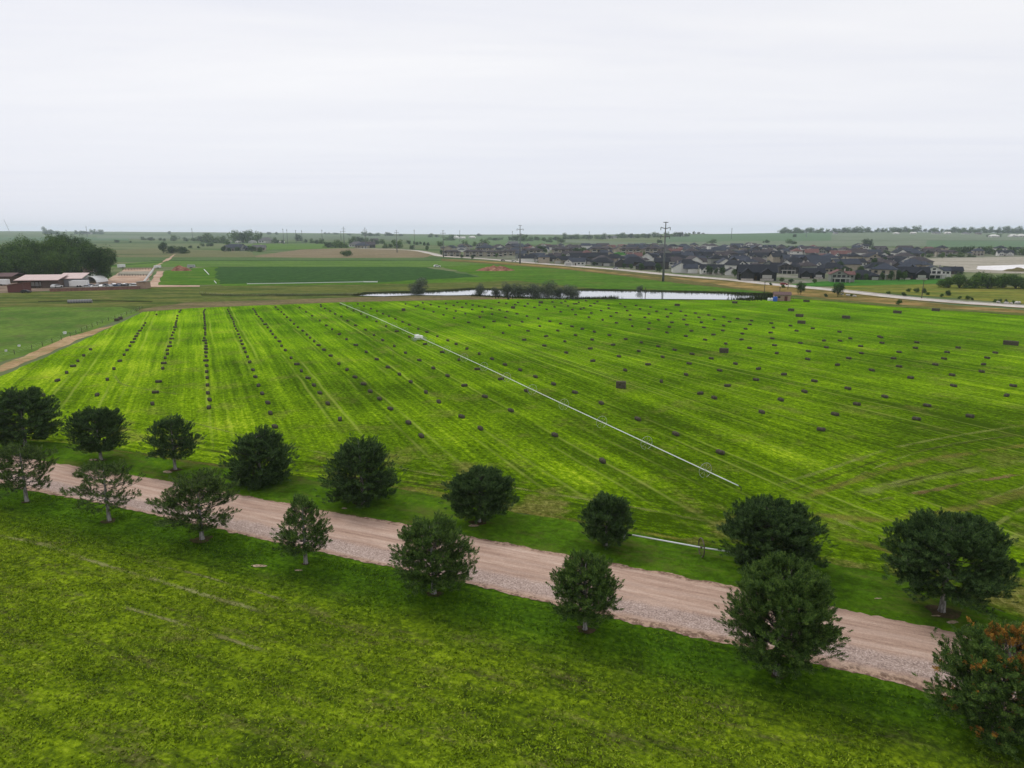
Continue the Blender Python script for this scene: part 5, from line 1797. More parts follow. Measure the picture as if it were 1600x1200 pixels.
def h_multi():
    o = house_empty("house", "house")
    w_ = MB().box((0, 2, 2.4), (20, 11, 4.8)).box((-6, -5, 2.0), (6.5, 5, 4.0)).box((4.5, -4.6, 2.0), (7, 4.4, 4.0))
    w_.gable_wall(-10, 10, -3.5, 7.5, 4.8, 3.6, 'x').gable_wall(-9.25, -2.75, -7.5, -2.5, 4.0, 2.6, 'y').gable_wall(1, 8, -6.8, -2.4, 4.0, 2.6, 'y')
    w_.build("wall", M['wall'], o)
    MB().gable_roof(-10, 10, -3.5, 7.5, 4.8, 3.6, 'x', 0.7).gable_roof(-9.25, -2.75, -7.5, 0.8, 4.0, 2.6, 'y').gable_roof(1, 8, -6.8, 0.8, 4.0, 2.6, 'y').build("roof", M['roof'], o)
    MB().box((4.5, -6.88, 0.6), (7.1, 0.16, 1.2)).box((-6, -7.58, 0.6), (6.6, 0.16, 1.2)).build("stone_base", M['stone'], o)
    MB().box((4.5, -6.86, 2.3), (5, 0.12, 1.9)).build("garage_door", M['trim'], o)
    for x in (-7.2, -4.8):
        win(o, x, -7.56, 2.4, 1.6, 1.6)
    win(o, -6, -7.56, 4.9, 1.6, 1.0)
    win(o, 4.5, -6.86, 4.8, 1.8, 1.0)
    MB().box((-1, -3.54, 1.2), (1.3, 0.12, 2.4)).build("door", M['timber'], o)
    return o


def h_town():
    o = house_empty("townhouse_block", "townhouses")
    MB().box((0, 0, 3.3), (30, 12, 6.6)).build("wall", M['wall'], o)
    rf = MB().hip_roof(-15, 15, -6, 6, 6.6, 3.0, 0.8)
    for x in (-9.5, 0, 9.5):
        rf.gable_roof(x - 3, x + 3, -7.6, 0, 6.3, 1.8, 'y', 0.4)
    rf.build("roof", M['roof'], o)
    for x in (-9.5, 0, 9.5):
        b = MB().box((x, -7.0, 3.2), (5.4, 1.9, 0.25)).box((x, -7.9, 3.8), (5.4, 0.1, 0.9))
        for s in (-2.5, 2.5):
            b.box((x + s, -7.6, 3.1), (0.4, 0.4, 6.2))
        b.build("balcony", M['trim'], o)
        for z in (1.5, 4.7):
            win(o, x, -6.04, z, 4.2, 2.1)
        for s in (-4.6, 4.6):
            if abs(x + s) < 14:
                win(o, x + s, -6.04, 4.7, 1.4, 1.4)
    return o


HOUSES = [h_ranch(), h_hip2(), h_walkout(), h_ranch_hip(), h_multi(), h_town()]
KIDS = kids_of()
USED = [False] * 6
CHAR, SLATE, BRN, RED, GREY = (0.019, 0.022, 0.031), (0.040, 0.047, 0.066), (0.058, 0.050, 0.055), (0.145, 0.075, 0.07), (0.11, 0.11, 0.115)
WHITE, TAN, DKW, SAGE, BLACKW = (0.62, 0.61, 0.58), (0.33, 0.29, 0.23), (0.07, 0.065, 0.065), (0.21, 0.22, 0.20), (0.025, 0.026, 0.028)
WORD = {CHAR: "charcoal", SLATE: "slate grey", BRN: "dull brown", RED: "red", GREY: "pale grey", WHITE: "white", TAN: "tan", DKW: "dark", SAGE: "greyish", BLACKW: "black"}


def paint(o, kids, wall, roof):
    for c in kids.get(o.name, ()):
        if c.name.startswith('wall'):
            c.color = (*wall, 1)
        elif c.name.startswith('roof'):
            c.color = (*roof, 1)


def new_house(kind, P, rz, wall, roof, scale=1.0):
    if not USED[kind]:
        USED[kind] = True
        o = HOUSES[kind]
        kd = KIDS
        paint(o, kd, wall, roof)
    else:
        src = HOUSES[kind]
        o = src.copy()
        COL.objects.link(o)
        for ch in KIDS.get(src.name, ()):
            c = ch.copy()
            COL.objects.link(c)
            c.parent = o
            if ch.name.startswith('wall'):
                c.color = (*wall, 1)
            elif ch.name.startswith('roof'):
                c.color = (*roof, 1)
            for sub in KIDS.get(ch.name, ()):
                s_ = sub.copy()
                COL.objects.link(s_)
                s_.parent = c
    o.location = P
    o.rotation_euler = (0, 0, rz)
    o.scale = (scale, scale, scale)
    return o


KNAME = ["gabled house", "two-storey house", "walkout house with deck", "hipped house", "twin-gabled house", "townhouse block"]
hrg = random.Random(21)
TAKEN = []


def place_house(kind, x, yb, width_px, wall, roof, label, group, rz=None):
    P = at(x, yb, 0.1)
    base = (18, 17, 18, 20, 21, 31)[kind]
    sc = width_px / scale_at(P) / base
    face = -math.atan2(P.x, P.y) * 0.6
    o = new_house(kind, P, face + (rz or 0), wall, roof, max(0.75, min(1.5, sc)))
    tag(o, label, "townhouses" if kind == 5 else "house", group)
    TAKEN.append((P.x, P.y, base * 0.5 * max(0.75, min(1.5, sc))))
    return o


EST = "houses of the estate across the pale road"
# the row of houses along the pale road, as the photograph shows them
for a in (
        (3, 912, 411.5, 26, DKW, CHAR, "low dark house with a charcoal hip roof, first along the pale road after the townhouses"),
        (3, 941, 415, 34, SAGE, CHAR, "low greyish house with wide garage front, two short of the tallest pylon"),
        (0, 974, 417, 32, DKW, CHAR, "dark low house hidden behind street trees, just left of the tallest pylon"),
        (3, 1012, 421, 34, DKW, CHAR, "dark hipped house right behind the tallest pylon"),
        (0, 1068, 425.5, 42, WHITE, SLATE, "white gabled house with a slate roof, right of the tallest pylon"),
        (4, 1112, 428, 36, WHITE, CHAR, "white house with dark twin gables and white garage doors by the pale road"),
        (0, 1146, 429.5, 26, WHITE, CHAR, "narrow white-gabled house squeezed before the big black house"),
        (4, 1182, 437.5, 58, BLACKW, CHAR, "big black house with white stone base, closest to the pale road"),
        (2, 1226, 427, 30, DKW, CHAR, "white-posted house with a long dark roof behind the big black house"),
        (4, 1268, 434.5, 36, BLACKW, CHAR, "black house with one white gable left of the red-roofed house"),
        (2, 1308, 440, 34, SAGE, RED, "tall greyish house with red roof and balconies on the green lawn"),
        (3, 1345, 436.5, 40, DKW, CHAR, "dark hipped house with a white garage, just right of the red-roofed house"),
        (1, 1380, 436, 44, TAN, SLATE, "large house under the tallest slate roof, behind the lawn's conifers"),
        (4, 1425, 436, 46, BLACKW, CHAR, "black twin-gabled house facing the bright green lawn"),
        (2, 1455, 434.5, 36, WHITE, SLATE, "white-gabled house with tall posts near the end of the lawn"),
        (0, 1486, 428, 30, DKW, CHAR, "last dark house of the lawn row, beside the salt flat"),
        (3, 885, 409.5, 26, DKW, CHAR, "low dark hipped house next to the pond side road's first bend"),
        (3, 858, 408, 28, DKW, CHAR, "low dark hipped house below the small green knoll"),
        (3, 831, 406.5, 26, DKW, CHAR, "low dark hipped house just right of the grey pylon by the road")):
    place_house(*a, EST, (hrg.choice([0, 0, .3, -.25]) if a[0] != 0 else hrg.choice([0, math.pi / 2 * .98])))
TOWNS = "townhouse blocks beyond the pale road"
for i, (x, yb, w_, c) in enumerate(((706, 400, 26, BRN), (741, 400.5, 34, BRN), (773, 400.5, 26, BRN), (798, 399, 28, BRN), (830, 398.8, 36, BRN), (880, 397.6, 36, BRN), (940, 397.2, 38, BRN), (985, 397, 36, BRN), (1023, 397, 38, BRN), (757, 394, 30, SLATE), (812, 392, 30, SLATE))):
    place_house(5, x, yb, w_, TAN, c, "tan townhouse block with %s roof, %s" % (WORD[c], "%s of the front line from the road bend" % nth(i + 1) if i < 9 else "set back behind the second block" if i == 9 else "set back behind the fourth block"), TOWNS)

# the estate behind: rows going away from the road
rows = [(512, 1040, 1478, 35), (560, 1000, 1465, 33), (612, 900, 1440, 30), (660, 850, 1425, 28), (710, 825, 1420, 26), (765, 815, 1420, 24), (840, 1040, 1440, 22), (930, 860, 1450, 20), (1030, 700, 1480, 19), (1150, 705, 1300, 17), (1235, 730, 1180, 16)]
n_in = 0
for ri, (d, x0, x1, wpx) in enumerate(rows):
    x, i = x0, 0
    while x < x1:
        P = on(x, d + hrg.uniform(-12, 12))
        wpx_ = wpx * hrg.uniform(0.85, 1.15)
        if all(math.hypot(P.x - a, P.y - b) > c + 8.5 for a, b, c in TAKEN):
            kind = hrg.choice([0, 1, 2, 3, 3, 4, 4])
            roof = hrg.choice([CHAR, CHAR, CHAR, SLATE, SLATE, BRN] if d < 720 else [CHAR, SLATE, SLATE, BRN, SLATE, BRN, BRN, RED])
            wall = hrg.choice([WHITE, WHITE, TAN, TAN, DKW, SAGE])
            i += 1
            o = new_house(kind, P, hrg.choice([0, 0, 1.4, -1.5, 3.1, .5]) + hrg.uniform(-.2, .2), wall, roof, hrg.uniform(0.9, 1.1))
            rn = "%s row behind the road" % nth(ri + 1)
            tag(o, "%s %s, %s roof, %s along the %s" % (WORD[wall], KNAME[kind].replace(' with deck', ''), WORD[roof].replace('dull ', '').replace('slate grey', 'slate').replace('pale ', ''), nth(i), rn), "house", EST)
            TAKEN.append((P.x, P.y, 9))
        x += wpx_ * 1.06
FARH = "houses among trees beyond the lake bed"
for i, (x, yb, k, wl, rf, w_) in enumerate(((1455, 398, 4, DKW, BRN, 24), (1478, 400, 5, TAN, BRN, 30), (1432, 396, 1, WHITE, CHAR, 18), (1413, 395, 4, WHITE, SLATE, 20), (1527, 399, 1, TAN, SLATE, 20), (1562, 395, 1, WHITE, CHAR, 20), (1570, 400, 4, WHITE, CHAR, 22), (1590, 397, 1, WHITE, SLATE, 20), (1612, 399, 2, TAN, CHAR, 22), (1340, 392, 2, WHITE, CHAR, 22))):
    place_house(k, x, yb, w_, wl, rf, ["dull brown-roofed house at the near corner of the lake bed", "long brown-roofed block along the far edge of the lake bed", "tall white house behind the brown-roofed block", "white twin-gabled house with many peaks beyond the estate", "tan house standing between dark trees beyond the lake bed", "white hipped house peeping over dark trees at the frame's edge", "white twin-gabled house among dark trees beyond the lake bed", "white house with slate roof farthest along the lake bed", "tan walkout house cut by the frame beyond the lake bed", "white three-storey house with dark windows above the estate roofs"][i], FARH)
for k in range(6):
    if not USED[k]:
        raise RuntimeError("unused house")

# ------------------------------------------------------------------ the farm at the far left
def farm():
    P = at(66, 449, 0.12)
    s = 1 / scale_at(P)
    rz = -math.atan2(P.x, P.y) * 0.25
    o = thing("open_shed", P, "long open-fronted shed with pinkish metal roof in front of the grove", "shed", None, rz)
    W_ = 58 * s
    MB().box((0, 6, 2.0), (W_, 0.3, 4.0)).box((-W_ / 2 + .15, 1, 1.9), (0.3, 10, 3.8)).box((W_ * .28, 1.2, 1.9), (W_ * .44, 9, 3.7)).build("wall", M['shedwood'], o)
    MB().add([(-W_ / 2 - .8, -5.6, 4.3), (W_ / 2 + .8, -5.6, 4.3), (W_ / 2 + .8, 7, 6.5), (-W_ / 2 - .8, 7, 6.5), (-W_ / 2 - .8, -5.6, 4.0), (W_ / 2 + .8, -5.6, 4.0), (W_ / 2 + .8, 7, 6.2), (-W_ / 2 - .8, 7, 6.2)], [(0, 1, 2, 3), (7, 6, 5, 4), (4, 5, 1, 0), (5, 6, 2, 1), (6, 7, 3, 2), (7, 4, 0, 3)]).build("roof", M['pinkmetal'], o)
    for i in range(6):
        MB().box((-W_ / 2 + 1 + i * (W_ * .5) / 5, -4.9, 2.0), (0.3, 0.3, 4.2)).build("post", M['timber'], o)
    MB().box((-W_ * .25, 3.4, 1.5), (W_ * .44, 0.2, 2.2)).build("stall_panel", M['white'], o)
    P = at(115, 447, 0.12)
    o = thing("workshop", P, "grey-walled workshop with pinkish roof joined onto the long shed's end", "workshop", None, rz)
    W_ = 36 * s
    MB().box((0, 0, 2.2), (W_, 9, 4.4)).build("wall", M['greywall'], o)
    MB().add([(-W_ / 2 - .4, -5.0, 4.5), (W_ / 2 + .6, -5.0, 4.5), (W_ / 2 + .6, 5.5, 7.0), (-W_ / 2 - .4, 5.5, 7.0), (-W_ / 2 - .4, -5.0, 4.25), (W_ / 2 + .6, -5.0, 4.25), (W_ / 2 + .6, 5.5, 6.75), (-W_ / 2 - .4, 5.5, 6.75)], [(0, 1, 2, 3), (7, 6, 5, 4), (4, 5, 1, 0), (5, 6, 2, 1), (6, 7, 3, 2), (7, 4, 0, 3)]).build("roof", M['pinkmetal'], o)
    win(o, -W_ * .3, -4.56, 2.6, 2.2, 1.2)
    MB().box((W_ * .22, -4.58, 1.6), (W_ * .46, 0.12, 3.0)).build("door", M['white'], o)
    P = at(31, 456, 0.12)
    o = thing("small_shed", P, "maroon lean-to shed with sloping side in front of the long shed", "shed")
    W_ = 22 * s
    MB().extrude([(-W_ / 2, 0), (W_ / 2, 0), (W_ / 2, 4.6), (-W_ / 2, 3.4)], 'y', -3, 3).build("wall", M['maroon'], o)
    MB().bar((-W_ / 2 - .4, 0, 3.55), (W_ / 2 + .5, 0, 4.85), 7, 0.2).build("roof", M['brick'], o)
    P = at(10, 441, 0.12)
    o = thing("low_barn", P, "low flat-roofed brown barn at the frame's edge under the grove", "barn")
    W_ = 46 * s
    MB().box((0, 0, 1.9), (W_, 12, 3.8)).build("wall", M['timber'], o)
    MB().gable_roof(-W_ / 2, W_ / 2, -6, 6, 3.8, 1.6, 'x').build("roof", M['brownroof'], o)
    P = at(225, 450.5, 0.14)
    o = thing("small_shed", P, "tan shed with pale flat roof at the corner of the arena wall", "shed")
    W_ = 14 * s
    MB().box((0, 0, 1.7), (W_, 5, 3.4)).build("wall", M['tan'], o)
    MB().bar((-W_ / 2 - .4, 0, 3.5), (W_ / 2 + .4, 0, 4.0), 6, 0.22).build("roof", M['trim'], o)
    # red wall along the yard
    A, B = at(78, 455.5, 0.12), at(219, 451.5, 0.12)
    o = thing("brick_wall", A, "long low dull red wall in front of the farm yard's parked vehicles", "wall")
    MB().bar((0, 0, 0.75), B - A + Vector((0, 0, 0.75)), 0.35, 1.7).build("wall", M['brick'], o)
    MB().bar((0, 0, 1.66), B - A + Vector((0, 0, 1.66)), 0.5, 0.12).build("coping", M['stone'], o)
    A, B = at(224, 444, 0.12), at(241, 420.5, 0.12)
    o = thing("board_fence", A, "white board fence running slantwise along the sand arena", "fence")
    L = B - A
    for i in range(15):
        q = L * (i / 14)
        MB().box((q.x, q.y, 0.9), (0.25, 0.25, 1.9)).build("post", M['white'], o)
    for z in (0.4, 0.9, 1.4):
        MB().bar((0, 0, z), L + Vector((0, 0, z)), 0.12, 0.36).build("rail", M['white'], o)
    A, B = at(196, 421, 0.12), at(240, 420, 0.12)
    for (xa, ya, xb, yb, lb) in ((192, 422.5, 241, 421.5, "dark red rail fence at the back of the sand arena"), (186, 431, 233, 431.5, "grey rail fence across the middle of the sand arena")):
        A, B = at(xa, ya, .12), at(xb, yb, .12)
        o = thing("rail_fence", A, lb, "fence", "rail fences of the sand arena")
        L = B - A
        for i in range(12):
            q = L * (i / 11)
            MB().box((q.x, q.y, 0.75), (0.2, 0.2, 1.5)).build("post", M['timber'], o)
        for z in (0.7, 1.3):
            MB().bar((0, 0, z), L + Vector((0, 0, z)), 0.1, 0.2).build("rail", M['timber'], o)
    # house glimpsed between the trees
    P = at(125, 432, 0.1)
    o = new_house(0, P, 0.4, WHITE, RED, 0.9)
    tag(o, "white farmhouse with red roof half hidden behind the workshop and grove", "house")
    P = at(150, 441, 0.1)
    o = thing("hay_shed", P, "white hoop-roofed shed with dark open front beside the arena tree", "shed")
    pr = [(math.cos(a) * 4, 0.2 + math.sin(a) * 3.6) for a in np.linspace(0, math.pi, 9)]
    MB().extrude(pr + [(-3.85, 0.2)] + [(math.cos(a) * 3.85, 0.2 + math.sin(a) * 3.45) for a in np.linspace(math.pi, 0, 9)][1:], 'y', -6, 6).build("roof", M['white'], o)
    MB().box((0, 5.8, 1.4), (6.4, 0.2, 2.8)).build("wall", M['maroon'], o)


farm()


def vehicle_protos():
    car = link("parked_car", None)
    b = MB().extrude([(-2.2, 0.35), (2.2, 0.35), (2.25, 0.8), (1.1, 0.95), (0.55, 1.45), (-1.3, 1.48), (-2.1, 0.98), (-2.25, 0.8)], 'y', -0.88, 0.88)
    b.build("body", M['carpaint'], car)
    MB().extrude([(0.95, 0.98), (0.5, 1.38), (-1.25, 1.40), (-1.9, 1.0)], 'y', -0.90, 0.90).build("window", M['glass'], car)
    for x in (-1.35, 1.35):
        for y in (-0.82, 0.82):
            MB().tube([(x, y - 0.12, 0.33), (x, y + 0.12, 0.33)], 0.33, 10).build("wheel", M['black'], car)
    tr = link("parked_trailer", None)
    MB().box((0, 0, 1.7), (6.5, 2.4, 2.3)).build("body", M['carpaint'], tr)
    MB().bar((3.2, 0, 0.7), (4.6, 0, 0.6), 0.3, 0.15).build("hitch", M['galv'], tr)
    for y in (-1.1, 1.1):
        for x in (-0.6, 0.5):
            MB().tube([(x, y - .12, 0.42), (x, y + .12, 0.42)], 0.42, 10).build("wheel", M['black'], tr)
    return car, tr


CAR, TRAILER = vehicle_protos()
KV = kids_of()
first = {'c': True, 't': True}
CC = {"white": (0.7, 0.7, 0.7), "black": (0.015, 0.015, 0.017), "silver": (0.35, 0.36, 0.38), "dark blue": (0.03, 0.05, 0.12), "red": (0.25, 0.03, 0.03), "grey": (0.14, 0.14, 0.15)}


def vehicle(kind, x, y, col, rz, label, group=None, sc=1.0):
    src = CAR if kind == 'c' else TRAILER
    if first[kind]:
        first[kind] = False
        o = src
        ch = KV[src.name]
    else:
        o = copy_tree(src, KV)
        ch = [q for q in COL.objects if q.parent == o]
    for q in ch:
        q.color = (*CC[col], 1)
    o.location = at(x, y, 0.17)
    o.rotation_euler = (0, 0, rz)
    o.scale = (sc, sc, sc)
    tag(o, label, "car" if kind == 'c' else "trailer", group)


vrg = random.Random(3)
YARD = "vehicles parked behind the red farm wall"
prev = []
for i, (x, y, c) in enumerate(((137, 449.5, "silver"), (143, 448, "dark blue"), (149, 449.5, "white"), (155, 447, "grey"), (160, 448.8, "white"), (166, 447, "black"), (171, 448.6, "silver"), (177, 446.5, "white"), (182, 448.2, "dark blue"), (188, 446.5, "silver"), (193, 448, "black"), (198, 446.5, "white"), (203, 447.8, "grey"), (208, 446.3, "black"), (213, 447.5, "white"))):
    vehicle('c', x, y, c, vrg.uniform(-.5, 3), "%s car behind the red farm wall, %s along from the workshop" % (c, nth(i + 1)), YARD)
vehicle('c', 212, 446.8 + 1.6, "white", 0.3, "white car closest to the tan corner shed, behind the red wall", YARD, 1.3)
vehicle('c', 41, 457.5, "black", 0.1, "black car parked outside the maroon lean-to shed")
vehicle('c', 89, 449.5, "white", 1.3, "white car parked at the open shed's corner by the workshop", None, 1.3)
vehicle('t', 190, 418.5, "white", 1.4, "white trailer standing between grove and arena sand", None, 1.0)
vehicle('t', 246.5, 419, "white", 0.6, "white trailer by the red earth mound", None, 0.8)
vehicle('t', 126, 448.5, "white", 0.05, "long white trailer against the workshop wall", None, 1.25)
vehicle('t', 3, 446, "white", 0.0, "white trailer at the frame's edge before the low barn", None, 1.2)
vehicle('t', 299, 418.6, "silver", 0.1, "low silver trailer past the red earth mound", None, 0.9)
vehicle('c', 893, 411.8, "white", -0.1, "white car driving on the pale road near the low dark houses")
vehicle('c', 803, 409.2, "white", -.1, "white van-like car on the pale road beside the grey pylon", None, 1.2)
vehicle('c', 786, 407.6, "black", -.1, "black car on the pale road before the grey pylon")
vehicle('c', 962, 420.4, "silver", -.2, "silver car on the pale road near the tallest pylon")
vehicle('c', 683, 417.3, "white", 0.3, "white pickup-sized vehicle at the dark crop's far corner", None, 1.3)
vehicle('c', 1225, 449.5 - 4, "red", -.3, "red car on the pale road above the pump shed")


def mound(name, x, yb, yt, wpx, dpth, mat, seed):
    """an earth heap"""
    P = at(x, yb, 0.1)
    H = (top_z(P, yt)) * 0.95
    Wd = wpx / scale_at(P)
    vs, fs = [], []
    nr, na = 8, 28
    for i in range(nr + 1):
        t = i / nr
        for k in range(na):
            a = 6.2832 * k / na
            rr = 0.5 * t * (1 + 0.18 * mnoise.noise(Vector((math.cos(a) * 1.5, math.sin(a) * 1.5, seed))))
            X, Y = math.cos(a) * rr * Wd, math.sin(a) * rr * dpth
            z = H * (1 - t ** 1.7) * (0.75 + 0.5 * mnoise.noise(Vector((X * 0.25, Y * 0.25, seed))))
            vs.append((P.x + X, P.y + dpth / 2 + Y, max(0, z) + 0.1 if i < nr else 0.02))
    for i in range(nr):
        for k in range(na):
            fs.append((i * na + k, (i + 1) * na + k, (i + 1) * na + (k + 1) % na, i * na + (k + 1) % na))
    me = bpy.data.meshes.new(name)
    me.from_pydata(vs, [], fs)
    me.materials.append(mat)
    me.update()
    tag(link(name, me), kind='structure')


mound("earth_mound", 278, 423.5, 413.5, 32, 12, REDD, 1.0)
mound("earth_mound", 773, 423.5, 414.5, 62, 16, REDD, 2.0)
mound("earth_mound", 1600, 424.5, 418, 44, 14, BROWN, 3.0)
mound("green_knoll", 968, 398.5, 393, 26, 20, TURF, 4.0)


def pump_shed():
    P = at(1222, 470, 0.15)
    s = 1 / scale_at(P)
    o = thing("pump_shed", P, "small tan pump shed with brown roof at the pond's end", "shed", None, -0.25)
    W_ = 24 * s
    h = 9.5 * s
    MB().box((0, 2, h / 2), (W_, 4.5, h)).gable_wall(-W_ / 2, W_ / 2, -0.25, 4.25, h, h * 0.34, 'x').build("wall", M['tan'], o)
    MB().gable_roof(-W_ / 2, W_ / 2, -0.25, 4.25, h, h * 0.36, 'x', 0.4, 0.15).build("roof", M['brownroof'], o)
    MB().box((W_ * .22, -0.30, h * .38), (1.2, 0.12, h * .76)).build("door", M['maroon'], o)
    win(o, -W_ * .2, -0.29, h * .6, 1.0, 0.7)
    P = at(1211, 470.5, 0.15)
    o = thing("storage_tank", P, "bright blue upright tank beside the tan pump shed", "tank")
    MB().tube([(0, 0, 0), (0, 0, 1.75), (0, 0, 1.95)], [0.95, 0.95, 0.5], 18).build("tank", M['blue'], o, False)
    MB().tube([(0, 0, 1.95), (0, 0, 2.1)], 0.3, 12).build("lid", M['black'], o)
    for x, lb in ((1206, "white upright tank right beside the blue tank"), (1201.5, "small white tank farthest from the pump shed")):
        P = at(x, 469.6, 0.15)
        o = thing("storage_tank", P, lb, "tank")
        MB().tube([(0, 0, 0), (0, 0, 1.0), (0, 0, 1.15)], [0.62, 0.62, 0.35], 16).build("tank", M['white'], o)
        MB().tube([(0, 0, 1.15), (0, 0, 1.25)], 0.2, 10).build("lid", M['galv'], o)


pump_shed()


def pipe_pile():
    A, B = at(106, 473.5, 0.1), at(144, 472.5, 0.1)
    L = (B - A)
    rg = random.Random(8)
    n = 9
    for i in range(n):
        o = thing("culvert_pipe", A + L * ((i + .5) / n), "short grey concrete pipe in the line beside the pasture, %s from the grove side" % nth(i + 1), "pipe", "grey pipes lined up beside the pasture")
        r = 0.75
        d = L.normalized()
        ln = L.length / n * 0.46
        o.location.z = 0.0
        mb = MB()
        mb.tube([-d * ln + Vector((0, 0, r)), d * ln + Vector((0, 0, r))], r, 16, caps=False)
        mb.tube([d * ln + Vector((0, 0, r)), -d * ln + Vector((0, 0, r))], r * 0.82, 16, caps=False)
        mb.build("pipe", M['greywall'], o, True)
        MB().ring(d * ln + Vector((0, 0, r)), r * 0.93, 0.09, d, 16, 5).build("collar", M['stone'], o)


pipe_pile()


def cow(x, y, rz, label, grazing):
    sk = {'pel': ((-0.75, 0, 1.12), .30), 'mid': ((-0.1, 0, 1.02), .40), 'sho': ((0.65, 0, 1.12), .34), 'nk': ((1.0, 0, 1.22 if not grazing else 1.0), .20),
          'hd': ((1.3, 0, 1.42 if not grazing else 0.55), .16), 'mz': ((1.62, 0, 1.28 if not grazing else 0.22), .10)}
    ed = [('pel', 'mid'), ('mid', 'sho'), ('sho', 'nk'), ('nk', 'hd'), ('hd', 'mz')]
    for s in (-1, 1):
        for nm, px_, k in (('f', 0.62, 0.05), ('h', -0.78, -0.14)):
            a, b, c = 'a%s%d' % (nm, s), 'b%s%d' % (nm, s), 'c%s%d' % (nm, s)
            sk[a] = ((px_, s * 0.22, 0.78), .15)
            sk[b] = ((px_ + k, s * 0.22, 0.42), .085)
            sk[c] = ((px_ + k * 0.2, s * 0.22, 0.04), .075)
            ed += [('sho' if nm == 'f' else 'pel', a), (a, b), (b, c)]
        e = 'e%d' % s
        sk[e] = (tuple(Vector(sk['hd'][0]) + Vector((-.05, s * .26, .08))), .045)
        ed.append(('hd', e))
    sk['t1'] = ((-1.08, 0, 1.05), .05)
    sk['t2'] = ((-1.14, 0, 0.5), .04)
    ed += [('pel', 't1'), ('t1', 't2')]
    ks = list(sk)
    me = bpy.data.meshes.new("cow")
    me.from_pydata([sk[k][0] for k in ks], [(ks.index(a), ks.index(b)) for a, b in ed], [])
    o = link("cow", me)
    md = o.modifiers.new("skin", 'SKIN')
    for i, k in enumerate(ks):
        me.skin_vertices[0].data[i].radius = (sk[k][1], sk[k][1])
    me.skin_vertices[0].data[0].use_root = True
    o.modifiers.new("smooth", 'SUBSURF').render_levels = 1
    me.materials.append(M['cowhide'])
    o.location = at(x, y, 0.06)
    o.rotation_euler = (0, 0, rz)
    tag(o, label, "cow", "black cattle between pond and hay field")


cow(777, 466.5, 0.2, "black cow standing sideways at the field's edge below the pond willows", False)
cow(794.5, 468.5, 1.4, "black cow seen end on below the upright dark willow", True)
for x, y, s_, lb in ((101.5, 521.8, 1.0, "white salt-block sized tub in the pasture beside the wire fence"), (30, 541.5, .7, "small pale tub in the pasture nearer the frame's edge"), (9.5, 549, .6, "smallest pale tub in the pasture at the frame's edge")):
    P = at(x, y, 0.02)
    o = thing("feed_tub", P, lb, "tub", "pale tubs in the pasture")
    MB().tube([(0, 0, 0), (0, 0, .5 * s_), (0, 0, .62 * s_)], [.42 * s_, .5 * s_, .5 * s_], 14).build("tub", M['white'], o)
    MB().ring((0, 0, .62 * s_), .5 * s_, .05, (0, 0, 1) if False else (0.001, 0, 1), 14, 5).build("rim", M['trim'], o)
for i, (x, y, w_) in enumerate(((1560, 472.6, 6), (1572, 474, 7), (1580, 474.3, 5), (1590, 474.2, 9), (1315, 460.3, 5), (1325, 462, 7), (1335, 463.2, 6))):
    P = at(x, y, 0.12)
    r = w_ / scale_at(P) / 2
    bm = bmesh.new()
    bmesh.ops.create_icosphere(bm, subdivisions=3, radius=1)
    for v in bm.verts:
        n = mnoise.fractal(v.co * 1.3 + Vector((i * 9, 0, 0)), 1.0, 2.0, 3)
        v.co *= 1 + 0.3 * n
        v.co = Vector((v.co.x * r, v.co.y * r * .8, max(-.1, v.co.z * r * .55 + r * .25)))
    me = bpy.data.meshes.new("boulder")
    bm.to_mesh(me); bm.free()
    me.materials.append(M['rock'])
    o = link("boulder", me)
    o.location = P
    tag(o, "pale boulder %s" % ("at the meadow's edge by the road, %s toward the frame's edge" % nth(i + 1) if i < 4 else "on the bank under the larger round tree, %s from the shed" % nth(i - 3)), "boulder", "pale boulders by the road")


# ------------------------------------------------------------------ estate trees and the far tree lines
trg = random.Random(77)
ET = "garden trees of the estate"
spots = []
tries = 0
while len(spots) < 92 and tries < 4000:
    tries += 1
    d = trg.choice([470, 500, 535, 585, 645, 710, 790, 880, 980, 1100]) + trg.uniform(-16, 16)
    x = trg.uniform(700, 1490)
    y = 361 + 32010 / d
    if d < 640 and x < 1000 + (d - 640) * -0.1:
        continue
    rd = np.interp(x, [p[0] for p in C_ROAD], [p[1] for p in C_ROAD])
    if y > rd - 4 or (x > 1400 and 403 < y < 431):
        continue
    P = on(x, d)
    if all(math.hypot(P.x - a, P.y - b) > c * 0.75 + 2.5 for a, b, c in TAKEN) and all(math.hypot(P.x - q[0].x, P.y - q[0].y) > 6 for q in spots):
        spots.append((P, x, d))
spots.sort(key=lambda q: q[1])
ZE = ((817, "short of the second tallest pylon"), (1036, "between the two tallest pylons"), (1190, "from tallest pylon to big black house"), (1310, "from black house to red roof"), (9999, "past the red-roofed house"))
cnt = {}


def zone(zs, x):
    return next(n for e, n in zs if x < e)


